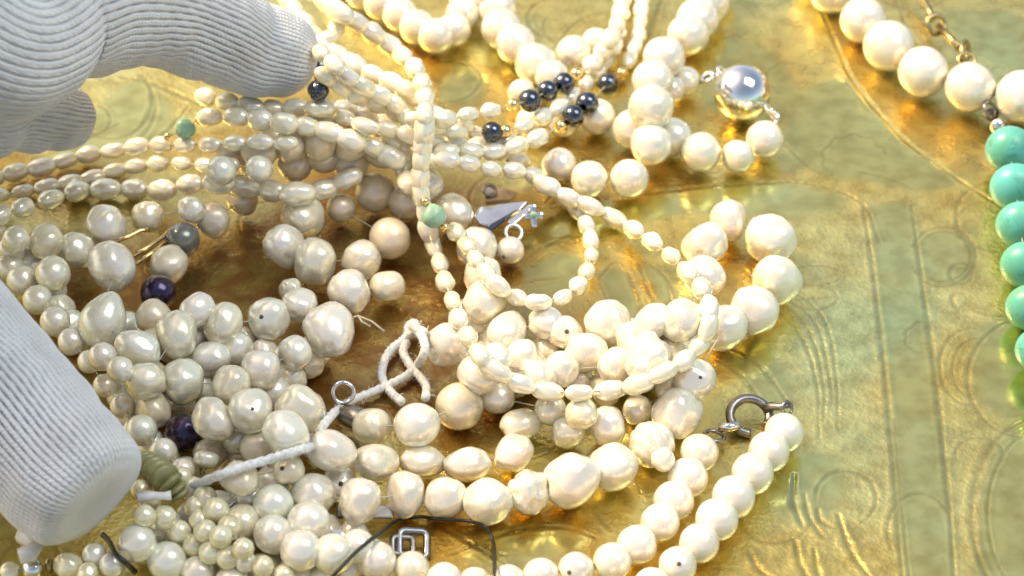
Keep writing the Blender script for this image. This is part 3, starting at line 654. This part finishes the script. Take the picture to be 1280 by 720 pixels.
s12 = strand('rice_pearl_strand', 'rice pearl strand passing level under the vertical strand towards the gold beads', 'necklace',
    rice([(430, 148), (462, 158), (500, 164), (540, 176), (580, 182), (616, 180), (650, 170)], 11, 16), lift=pulled(), **R_KW)
m2 = strand('rice_pearl_strand', 'rice pearl strand with one black bead peeping out left of the other black beads', 'necklace',
    rice([(520, 150), (548, 160), (590, 166)], 11, 15) + [(615, 165, 12.65, 1, 'smooth', 'hematite', 'black_bead'), (632, 164, 8.5, 1, 'smooth', 'gold', 'gold_bead')] + rice([(655, 156), (688, 142), (712, 122), (735, 104), (752, 84), (766, 62), (775, 40)], 11, 16), **R_KW)
m1 = strand('rice_pearl_strand', 'rice pearl strand with a row of three black beads between two gold beads', 'necklace',
    rice([(530, 146), (560, 148), (600, 141), (622, 138)], 11, 15) + [(641, 131, 8.5, 1, 'smooth', 'gold', 'gold_bead'), (662, 126, 14.3, 1, 'smooth', 'hematite', 'black_bead'), (684, 114, 13.75, 1, 'smooth', 'hematite', 'black_bead'), (705, 104, 13.75, 1, 'smooth', 'hematite', 'black_bead'), (721, 93, 9, 1, 'smooth', 'gold', 'gold_bead')] + rice([(742, 80), (757, 60), (768, 40), (774, 20), (779, 0), (784, -24)], 12, 16), **R_KW)
m3 = strand('rice_pearl_strand', 'rice pearl strand with a black pair and a third black bead higher up', 'necklace',
    rice([(530, 200), (560, 190), (600, 190), (630, 188), (655, 178), (682, 168)], 11.5, 16) + [(701, 158, 8.5, 1, 'smooth', 'gold', 'gold_bead'), (717, 145, 14.3, 1, 'smooth', 'hematite', 'black_bead'), (734, 129, 14.3, 1, 'smooth', 'hematite', 'black_bead'), (760, 105, 13.75, 1, 'smooth', 'hematite', 'black_bead'), (777, 92, 8.5, 1, 'smooth', 'gold', 'gold_bead')] + rice([(788, 74), (796, 52), (801, 30), (803, 8), (804, -20)], 10, 15), **R_KW)
s2 = strand('rice_pearl_strand', 'rice pearl strand forming the small inner loop around bare brass', 'necklace',
    rice([(532, 200), (556, 199), (590, 206), (624, 213), (660, 216), (690, 237), (715, 256), (734, 284), (739, 318), (728, 350), (704, 371), (672, 378), (642, 370), (616, 352), (598, 330), (580, 302), (560, 282)], 11.5, 15), **R_KW)
front = strand('x', '', '', [(897, -24, 26), (886, 4, 27), (872, 24, 27), (860, 44, 26), (830, 72, 27), (816, 101, 26), (814, 134, 28), (814, 181, 27), (787, 223, 25), (737, 224, 24), (699, 206, 22)], 'white', parent=n2.root)
s1 = strand('rice_pearl_strand', 'long top rice pearl strand from the fingertip sweeping in the big outer loop', 'necklace',
    rice([(388, -14), (407, 3), (435, 22), (469, 43), (497, 65), (520, 88), (531, 118), (531, 155), (528, 195), (526, 235), (534, 280), (548, 325), (562, 368), (580, 412), (604, 448), (634, 470), (668, 486), (705, 491), (745, 490), (785, 484), (822, 468), (855, 450), (878, 424), (888, 395), (878, 362), (850, 330), (820, 306), (787, 284), (755, 267), (722, 252), (694, 240), (672, 222)], 12, 17.5), **R_KW)
jd2 = strand('jade_strand', 'green jade bead with gold ends lodged against the vertical rice strand', 'bead strand',
    [(531, 252, 6, 1, 'smooth', 'gold', 'gold_bead'), (542, 270, 14, 1.1), (556, 284, 6, 1, 'smooth', 'gold', 'gold_bead')], 'jade', 'potato', bead='jade_bead')

# ------------------------------------------------------------------ clasps and findings
def frame_mesh(name, c, w_, h_, t, q):
    """open rectangular wire buckle"""
    pts = []
    for (sx, sy) in ((1, 1), (-1, 1), (-1, -1), (1, -1)):
        for k in range(6):
            a = {(1, 1): 0, (-1, 1): 90, (-1, -1): 180, (1, -1): 270}[(sx, sy)] + 18 * k
            r = min(w_, h_) * 0.42
            pts.append(Vector(c) + q @ Vector((sx * (w_ - r) + r * math.cos(math.radians(a)), sy * (h_ - r) + r * math.sin(math.radians(a)), 0)))
    return tube_mesh(name, pts, t, 8, closed=True)
def box_mesh(name, sx, sy, sz, bev):
    bm = bmesh.new(); bmesh.ops.create_cube(bm, size=1); bmesh.ops.scale(bm, vec=(sx, sy, sz), verts=bm.verts)
    bmesh.ops.bevel(bm, geom=bm.edges[:], offset=bev, segments=2, affect='EDGES', profile=0.6)
    me = bpy.data.meshes.new(name); bm.to_mesh(me); bm.free(); return me
def thing(name, label, cat, loc):
    o = bpy.data.objects.new(name, None); col.objects.link(o); o.location = loc; o.empty_display_size = 0.003
    return tag(o, label, cat)
from mathutils import Euler
# box clasp with cross charm
c0 = at(622, 268, 0.0035)
bx = thing('box_clasp', 'flat silver box clasp with wedge tongue and jump ring inside the small loop', 'clasp', (c0.x, c0.y, 0))
def slab(name, pts, z0, z1, t, mat, root):
    """flat sheet part cut to an outline, tilted up towards the back, with real thickness"""
    ys = [p[1] for p in pts]; lo, hi = min(ys), max(ys)
    top = [at(x, y, (z0 + (z1 - z0) * (hi - y) / max(1, hi - lo)) * MM) - Vector(root.location) for x, y in pts]
    n = (top[1] - top[0]).cross(top[2] - top[0]).normalized(); n = n if n.z > 0 else -n
    vs = top + [p - n * t * MM for p in top]; k = len(top)
    bm = bmesh.new(); bv = [bm.verts.new(v) for v in vs]
    bm.faces.new(bv[:k]); bm.faces.new(bv[k:][::-1])
    for q in range(k): bm.faces.new((bv[q], bv[k + q], bv[k + (q + 1) % k], bv[(q + 1) % k]))
    bmesh.ops.recalc_face_normals(bm, faces=bm.faces); bmesh.ops.bevel(bm, geom=bm.edges[:], offset=0.00018, segments=2, affect='EDGES')
    me = bpy.data.meshes.new(name); bm.to_mesh(me); bm.free()
    return link(name, me, M[mat], root)
slab('clasp_body', [(592, 268), (600, 258), (640, 253), (660, 251), (650, 262), (630, 272), (612, 282), (601, 280)], 2.4, 4.6, 1.2, 'silver', bx)
slab('tongue', [(634, 276), (650, 264), (662, 254), (666, 258), (652, 272), (640, 282)], 3.4, 5.0, 0.8, 'silver', bx)
slab('slot', [(604, 288), (614, 280), (634, 268), (646, 261), (632, 275), (616, 287)], 3.2, 4.9, 0.5, 'hematite', bx)
slab('end_plate', [(606, 252), (604, 240), (610, 233), (632, 235), (648, 240), (638, 250)], 1.4, 1.5, 0.7, 'rose_metal', bx)
link('jump_ring', ring_mesh('ring', at(642, 291, .0022) - Vector(bx.location), 0.0016, 0.00045, (0.15, -0.5, .8)), M['silver'], bx)
link('jump_ring', ring_mesh('ring', at(612, 238, .0022) - Vector(bx.location), 0.0012, 0.0004, (0.2, -0.4, .8)), M['old_silver'], bx)
c1_ = at(667, 270, 0.0045)
cr = thing('cross_charm', 'tiny silver cross charm with a green centre beside the box clasp', 'charm', (c1_.x, c1_.y, 0))
for nm, sx, sy in (('upright', 0.0013, 0.0046), ('crossbar', 0.0038, 0.0013)):
    o = link(nm, box_mesh(nm, sx, sy, 0.0011 if nm == 'upright' else 0.00105, 0.0005), M['silver'], cr); o.location = (0, 0, 0.0045); o.rotation_euler = (0.75, 0, 0.1)
o = link('stone', SH['smooth'][0].copy(), M['jade'], cr); o.location = (0, -0.0005, 0.0052); o.scale = (0.0007,) * 3
# fold over clasp on the lower string
c2_ = at(512, 668, 0.0028)
fo = thing('fold_over_clasp', 'open silver fold over clasp under the black thread between pearl rows', 'clasp', (c2_.x, c2_.y, 0))
qf = Euler((0.35, 0.15, 0.08)).to_quaternion()
link('frame', frame_mesh('frame', Vector((0.0006, -0.0006, 0.0010)), 0.0024, 0.0025, 0.0007, qf), M['mid_silver'], fo)
link('tongue', frame_mesh('tongue', Vector((-0.0012, -0.0012, 0.0012)), 0.0018, 0.0016, 0.0006, qf), M['old_silver'], fo)
pl = link('back_plate', box_mesh('plate', 0.0100, 0.0026, 0.0008, 0.0003), M['old_silver'], fo); pl.location = (-0.0080, 0.0056, 0.0028); pl.rotation_euler = (0.3, 0.1, 0.08)
hk = link('hook', box_mesh('hook', 0.0024, 0.0024, 0.0016, 0.0004), M['silver'], fo); hk.location = at(422, 672, .004) - Vector(fo.location); hk.rotation_euler = (0.5, 0, 0.2)
# small ring bails in the dark gaps
rb = thing('bail_ring', 'silver bail ring with a short grey barrel below the white cord', 'clasp', at(432, 492, 0))
link('ring', ring_mesh('ring', at(429, 491, .0052) - Vector(rb.location), 0.0019, 0.00042, (0.1, -0.75, 0.6)), M['silver'], rb)
o = link('barrel', bead_mesh('barrel', barrel, 18, 12), M['old_silver'], rb); o.location = at(442, 523, .0038) - Vector(rb.location); o.scale = (0.0024, 0.0024, 0.0036); o.rotation_euler = (1.3, 0.3, 0.8)
fl = thing('flower_link', 'small silver openwork flower link with a wire in the dark gap', 'clasp', at(318, 612, 0))
for k in range(3):
    a = k * 2 * math.pi / 3
    cpos = at(326 + 10 * math.cos(a), 606 + 7 * math.sin(a), .0060)
    link('petal', ring_mesh('petal', cpos - Vector(fl.location), 0.0010, 0.0005, (0.1, -0.5, .85)), M['old_silver'], fl)
link('wire', tube_mesh('wire', [p - Vector(fl.location) for p in [at(312, 616, .0085), at(298, 622, .0085), at(286, 632, .0085), at(279, 645, .008)]], 0.00042, 6), M['silver'], fl)
link('wire', tube_mesh('wire', [p - Vector(fl.location) for p in [at(335, 612, .008), at(352, 610, .008), at(366, 598, .008)]], 0.00042, 6), M['silver'], fl)
gp = thing('gold_pin', 'pair of thin gold pin wires crossing behind a pearl near the dark grey one', 'pin', at(175, 300, 0))
for pts in ([(138, 304), (160, 296), (176, 288), (186, 286)], [(164, 322), (185, 309), (204, 296), (214, 284)], [(170, 330), (190, 316), (208, 303)]):
    link('wire', tube_mesh('wire', [at(x, y, .006) - Vector(gp.location) for x, y in pts], 0.00045, 6), M['gold'], gp)
bt = thing('thread_tuft', 'frayed grey thread ends beside the big oval pearl', 'thread', at(425, 440, 0))
for pts in ([(405, 408), (425, 402), (448, 395), (465, 402), (480, 414)], [(448, 395), (452, 402), (463, 408)]):
    link('fibre', tube_mesh('fibre', [at(x, y, .007) - Vector(bt.location) for x, y in pts], 0.00022, 5), M['thread'], bt)

# ------------------------------------------------------------------ cords
def surface_z(px, py, r):
    """height at which a cord lies on the beads seen at this point"""
    return settle(px, py, r, r, 1.0)
def cord(pts, r, n=10, lift=0.0, sink=(0, 0)):
    P = catmull(pts, n); zs = np.array([surface_z(p[0], p[1], r) for p in P]) + lift
    w_ = 9
    env = np.array([zs[max(0, i - 4):i + 5].max() for i in range(len(zs))])
    g_ = np.exp(-np.linspace(-2, 2, 2 * w_ + 1) ** 2); g_ /= g_.sum()
    zs = np.convolve(np.pad(env, w_, mode='edge'), g_, 'valid')
    t_ = np.linspace(0, 1, len(zs)); zs = zs - sink[0] * np.clip(1 - t_ / 0.22, 0, 1) ** 1.5 - sink[1] * np.clip((t_ - 0.78) / 0.22, 0, 1) ** 1.5
    zs = np.maximum(zs, r)
    return [at(p[0], p[1], z) for p, z in zip(P, zs)]
wc = thing('white_cord', 'twisted white cotton cord with a loose knot across the freshwater pearls', 'cord', at(450, 520, 0))
off = Vector(wc.location)
for path in ([(240, 608), (290, 588), (340, 573), (372, 563), (396, 556)],
             [(396, 552), (404, 532), (420, 514), (442, 500), (475, 486), (506, 471), (522, 456), (531, 438), (527, 420), (515, 410)],
             [(515, 410), (505, 424), (488, 438), (479, 456), (478, 474), (490, 492), (502, 502)],
             [(508, 428), (504, 440), (512, 456), (526, 472), (533, 484), (532, 498)]):
    C_ = cord(path, 0.0010, 16, sink={240: (0.004, 0.006), 396: (0.005, 0), 515: (0, 0.005), 508: (0, 0.005)}[path[0][0]])
    link('cord_run' if path[0][0] < 400 else 'knot_loop', tube_mesh('cord', [p - off for p in C_], 0.00080, 12, twist=1.5), M['cord'], wc)
link('knot_end', tube_mesh('end', [p - off for p in cord([(512, 422), (510, 412), (516, 404), (522, 412), (531, 416)], 0.001, 6)], [0.0009] * 24 + [0.0007], 8, twist=0.5), M['cord'], wc)
fv, ff = [], []
for ch in list(wc.children):
    for v in random.sample(list(ch.data.vertices), min(70, len(ch.data.vertices))):
        p = v.co.copy(); d = v.normal * 0.7 + Vector((random.uniform(-1, 1), random.uniform(-1, 1), random.uniform(-1, 1))) * 0.8; d.normalize()
        l_ = random.uniform(0.0004, 0.0013); e = d.orthogonal().normalized() * 0.00005; g = d.cross(e)
        mid = p + d * l_ * 0.5; tip = p + d * l_ + Vector((random.uniform(-1, 1), random.uniform(-1, 1), random.uniform(-1, 1))) * 0.0003
        k = len(fv); fv += [p + e, p - e * 0.5 + g, p - e * 0.5 - g, mid + e, mid - e * 0.5 + g, mid - e * 0.5 - g, tip]
        ff += [(k, k + 1, k + 4, k + 3), (k + 1, k + 2, k + 5, k + 4), (k + 2, k, k + 3, k + 5), (k + 3, k + 4, k + 6), (k + 4, k + 5, k + 6), (k + 5, k + 3, k + 6)]
me = bpy.data.meshes.new('cord_fuzz'); me.from_pydata(fv, [], ff); link('cord_fuzz', me, M['cord'], wc)['kind'] = 'stuff'
bk = thing('black_thread', 'thin black waxed thread looped over the pearl row and clasp', 'thread', at(520, 660, 0))
link('thread_run', tube_mesh('thread', [p - Vector(bk.location) for p in cord([(405, 735), (420, 716), (445, 690), (472, 668), (495, 652), (525, 646), (545, 649), (572, 650), (598, 654), (613, 668), (618, 690), (618, 726)], 0.0003, 8)], 0.00034, 6), M['black_cord'], bk)
bk2 = thing('black_thread', 'short black thread end hanging below the thumb tip', 'thread', at(150, 690, 0))
link('thread_run', tube_mesh('thread', [p - Vector(bk2.location) for p in cord([(128, 668), (136, 676), (146, 694), (160, 706), (170, 716)], 0.0003, 8, 0.002)], 0.0005, 6), M['black_cord'], bk2)
pc = thing('plastic_tag', 'small white plastic tag end sticking out from the thumb tip', 'tag', at(200, 620, 0))
link('stem', tube_mesh('stem', [at(x, y, .013) - Vector(pc.location) for x, y in [(172, 622), (190, 620), (205, 620), (214, 619)]], [0.0009, 0.0008, 0.0007, 0.0009], 8), M['plastic'], pc)
pw = thing('plastic_tag', 'crumpled white plastic tag in the corner below the thumb', 'tag', at(40, 690, 0))
link('strip', tube_mesh('strip', [at(x, y, .006) - Vector(pw.location) for x, y in [(24, 668), (36, 672), (46, 682), (38, 692), (24, 696)]], [0.0014, 0.0018, 0.0015, 0.0017, 0.0014], 6), M['plastic'], pw)

# ------------------------------------------------------------------ gloved hand
def finger(ctrl, along=150, rib_mm=1.55, blunt=0.16, detail=True, seed=0, groove_mm=1.0, flat=1.0, pw=2.7):
    P = catmull([(*at(c[0], c[1], c[2] * MM), px2m(c[3], at(c[0], c[1], c[2] * MM))) if len(c) == 5 else tuple(k * MM for k in c) for c in ctrl], 24)
    P = np.array(P); seglen = np.r_[0, np.cumsum(np.linalg.norm(np.diff(P[:, :3], axis=0), axis=1))]
    T = seglen[-1]
    rmean = P[:, 3].mean(); nrib = max(12, int(round(2 * math.pi * rmean / (rib_mm * MM))))
    seg = nrib * (12 if detail else 2)
    s = np.linspace(0, T, along)
    # denser rings toward the closed tip
    cap = P[-1, 3] * blunt / 0.16
    tail = T - cap * (1 - np.cos(np.linspace(0, math.pi / 2, 26)[::-1]))
    s = np.r_[np.linspace(0, T - cap, along), T - cap + cap * np.sin(np.linspace(0, math.pi / 2, 40))[1:]]
    C = np.stack([np.interp(s, seglen, P[:, k]) for k in range(4)], -1)
    vs = []; nrm = None
    th = np.linspace(0, 2 * math.pi, seg, endpoint=False)
    for i in range(len(s)):
        a_ = C[max(0, i - 1), :3]; b_ = C[min(len(s) - 1, i + 1), :3]; t = Vector(b_ - a_)
        t = t.normalized()
        if nrm is None: nrm = (Vector((0, 0, 1)) - t * t.z).normalized()
        nrm = (nrm - t * nrm.dot(t)).normalized(); bn = t.cross(nrm)
        u = max(0.0, (s[i] - (T - cap)) / cap); r = C[i, 3] * max(0.0, 1 - u ** pw) ** (1 / pw)
        fade = min(1.0, max(0.0, 1 - (u - 0.78) / 0.2)) if u > 0.78 else 1.0
        ph = (th / (2 * math.pi) * nrib + 0.22 * math.sin(s[i] * 210 + seed) + 0.15 * np.sin(th * 3 + s[i] * 90)) % 1.0
        g = np.exp(-((ph - 0.5) / 0.14) ** 2) * (0.72 + 0.28 * np.sin(s[i] / (0.0011) * 2 * math.pi + np.floor(th / (2 * math.pi) * nrib) * 2.4))
        patch = 0.6 + 0.4 * np.clip(0.5 + 0.9 * np.sin(th * 2 + s[i] * 60 + seed) * np.cos(s[i] * 95 + seed * 2), 0, 1)
        dr = -groove_mm * MM * g * fade * patch
        wr = np.array([0.0009 * noise.noise(Vector((math.cos(q) * 1.3, math.sin(q) * 1.3, s[i] * 85 + seed))) for q in th[::12]]) if detail else np.zeros(len(th[::2]))
        if detail: wr = wr + np.array([0.0007 * noise.noise(Vector((math.cos(q) * 0.8 + 5, math.sin(q) * 0.8, s[i] * 210 + 3 * seed))) for q in th[::12]])
        wr = np.interp(np.arange(seg), np.arange(0, seg, 12 if detail else 2)[:len(wr)], wr)
        rr = r + (dr + wr) * (r / max(C[i, 3], 1e-6))
        ca, sa = np.cos(th), np.sin(th)
        vs.append(C[i, :3][None] + rr[:, None] * (ca[:, None] * np.array(nrm)[None] * flat + sa[:, None] * np.array(bn)[None]))
    V_ = np.concatenate(vs); n = len(s)
    jj, ii = np.meshgrid(np.arange(n - 1), np.arange(seg), indexing='ij')
    F_ = np.stack([jj * seg + ii, jj * seg + (ii + 1) % seg, (jj + 1) * seg + (ii + 1) % seg, (jj + 1) * seg + ii], -1).reshape(-1, 4)
    U_ = np.stack([np.tile(th / (2 * math.pi) * nrib, n), np.repeat(s / MM, seg)], -1)
    return V_, F_, U_
def palm(c, sm):
    seg, n = 96, 48; vs = []
    for j in range(n + 1):
        ph = math.pi * j / n
        for i in range(seg):
            th = 2 * math.pi * i / seg
            k = 1 - 0.018 * (i % 2)
            d = Vector((math.cos(ph), math.sin(ph) * math.cos(th), math.sin(ph) * math.sin(th)))
            e = Vector([math.copysign(abs(v) ** 0.8, v) for v in d])
            vs.append([(c[q] + sm[q] * e[q] * k) * MM for q in range(3)])
    jj, ii = np.meshgrid(np.arange(n), np.arange(seg), indexing='ij')
    F_ = np.stack([jj * seg + ii, jj * seg + (ii + 1) % seg, (jj + 1) * seg + (ii + 1) % seg, (jj + 1) * seg + ii], -1).reshape(-1, 4)
    return np.array(vs), F_, np.zeros((len(vs), 2))
parts_ = [
    finger([(-185, -8, 96, 20), (-150, 4, 94, 19), (-122, 24, 82, 17), (-30, 46, 62, 104, 'p'), (60, 16, 56, 94, 'p'), (130, 4, 50, 88, 'p'), (196, 8, 44, 78, 'p'), (262, 36, 36, 69, 'p'), (318, 60, 29, 60, 'p'), (392, 80, 24, 48, 'p')], 220, seed=1, blunt=0.15),
    finger([(-180, 10, 96, 18), (-150, 30, 88, 16), (-128, 34, 66, 13), (-60, 132, 36, 54, 'p'), (10, 142, 27, 47, 'p'), (60, 146, 20, 43, 'p'), (106, 148, 15, 38, 'p')], 120, seed=5),
    finger([(-190, -30, 92, 20), (-160, -28, 90, 20), (-135, -24, 78, 19), (-130, 370, 44, 108, 'p'), (-80, 416, 36, 102, 'p'), (-10, 490, 28, 97, 'p'), (60, 566, 22, 94, 'p'), (124, 630, 18, 86, 'p')], 200, seed=9, blunt=0.07, groove_mm=1.3, rib_mm=1.4, pw=3.4),
    finger([(-180, 28, 98, 16), (-155, 50, 88, 14), (-140, 55, 62, 12), (-132, 48, 38, 11), (-128, 40, 20, 9)], 60, seed=13, detail=False),
    finger([(-185, 40, 98, 15), (-168, 62, 84, 12), (-158, 66, 60, 11), (-152, 58, 40, 10), (-150, 48, 26, 8)], 60, seed=17, detail=False),
    palm((-146, -16, 99), (54, 58, 19)),  # unseen palm, made large and raised to shade the lower left
    finger([(-310, 60, 150, 27), (-260, 40, 132, 27), (-215, 18, 114, 29), (-180, 2, 102, 30), (-150, -4, 100, 24)], 60, seed=21, detail=False),
]
Vh, Fh, Uh, o0 = [], [], [], 0
for v_, f_, u_ in parts_:
    Uh.append(u_); Vh.append(v_); Fh.append(f_ + o0); o0 += len(v_)
Vh = np.concatenate(Vh); Fh = np.concatenate(Fh); Uh = np.concatenate(Uh)
me = bpy.data.meshes.new('glove'); me.vertices.add(len(Vh)); me.vertices.foreach_set('co', Vh.ravel())
me.loops.add(Fh.size); me.loops.foreach_set('vertex_index', Fh.ravel().astype(np.int32))
me.polygons.add(len(Fh)); me.polygons.foreach_set('loop_start', np.arange(0, Fh.size, 4, dtype=np.int32)); me.polygons.foreach_set('loop_total', np.full(len(Fh), 4, np.int32))
me.update(calc_edges=True); smooth(me)
uvl = me.uv_layers.new(name='knit'); uvl.data.foreach_set('uv', Uh[Fh.ravel()].ravel().astype(np.float32))
m, nt, b = new_mat('white_knit_glove')
uvn = nt.nodes.new('ShaderNodeUVMap'); uvn.uv_map = 'knit'; sx_ = nt.nodes.new('ShaderNodeSeparateXYZ'); nt.links.new(uvn.outputs[0], sx_.inputs[0])
def mth(op, a_, b_=None):
    q = nt.nodes.new('ShaderNodeMath'); q.operation = op
    for k_, v_ in ((0, a_), (1, b_)):
        if v_ is None: continue
        if isinstance(v_, (int, float)): q.inputs[k_].default_value = v_
        else: nt.links.new(v_, q.inputs[k_])
    return q.outputs[0]
stitch = mth('ABSOLUTE', mth('SINE', mth('ADD', mth('MULTIPLY', sx_.outputs['Y'], 3.3), mth('MULTIPLY', mth('ABSOLUTE', mth('SINE', mth('MULTIPLY', sx_.outputs['X'], math.pi))), 1.3))))
n1_ = tex(nt, 'ShaderNodeTexNoise', 120, 4); n2_ = tex(nt, 'ShaderNodeTexNoise', 2600, 3)
cr_ = ramp(nt, [(0.3, (0.56, 0.56, 0.55)), (0.65, (0.68, 0.68, 0.67))]); nt.links.new(n1_.outputs[0], cr_.inputs[0]); nt.links.new(cr_.outputs[0], b.inputs['Base Color'])
bp = nt.nodes.new('ShaderNodeBump'); bp.inputs['Strength'].default_value = 0.5; bp.inputs['Distance'].default_value = 0.0003
nt.links.new(mth('ADD', mth('MULTIPLY', stitch, 0.8), n2_.outputs[0]), bp.inputs['Height']); nt.links.new(bp.outputs[0], b.inputs['Normal'])
b.inputs['Roughness'].default_value = 0.92; b.inputs['Sheen Weight'].default_value = 0.15
b.inputs['Specular IOR Level'].default_value = 0.2
hand = thing('gloved_hand', 'hand in a white ribbed knit glove picking at the pearl strands', 'hand', (-0.16, 0, 0))
go = link('glove', me, m, hand); go.location = -Vector(hand.location)

slv = plain('shade_sleeve_cloth', (0.035, 0.03, 0.028), 0.9)  # unseen dark forearm cloth, added to block sky light on the left side
sv = finger([(-420, 130, 205, 52), (-370, 100, 180, 48), (-320, 72, 156, 42), (-262, 40, 132, 38), (-238, 28, 122, 36)], 60, seed=31, detail=False, blunt=0.05)
me = bpy.data.meshes.new('shade_sleeve'); me.from_pydata(sv[0].tolist(), [], sv[1].tolist()); smooth(me)
so = link('shade_sleeve', me, slv, hand); so.location = -Vector(hand.location)
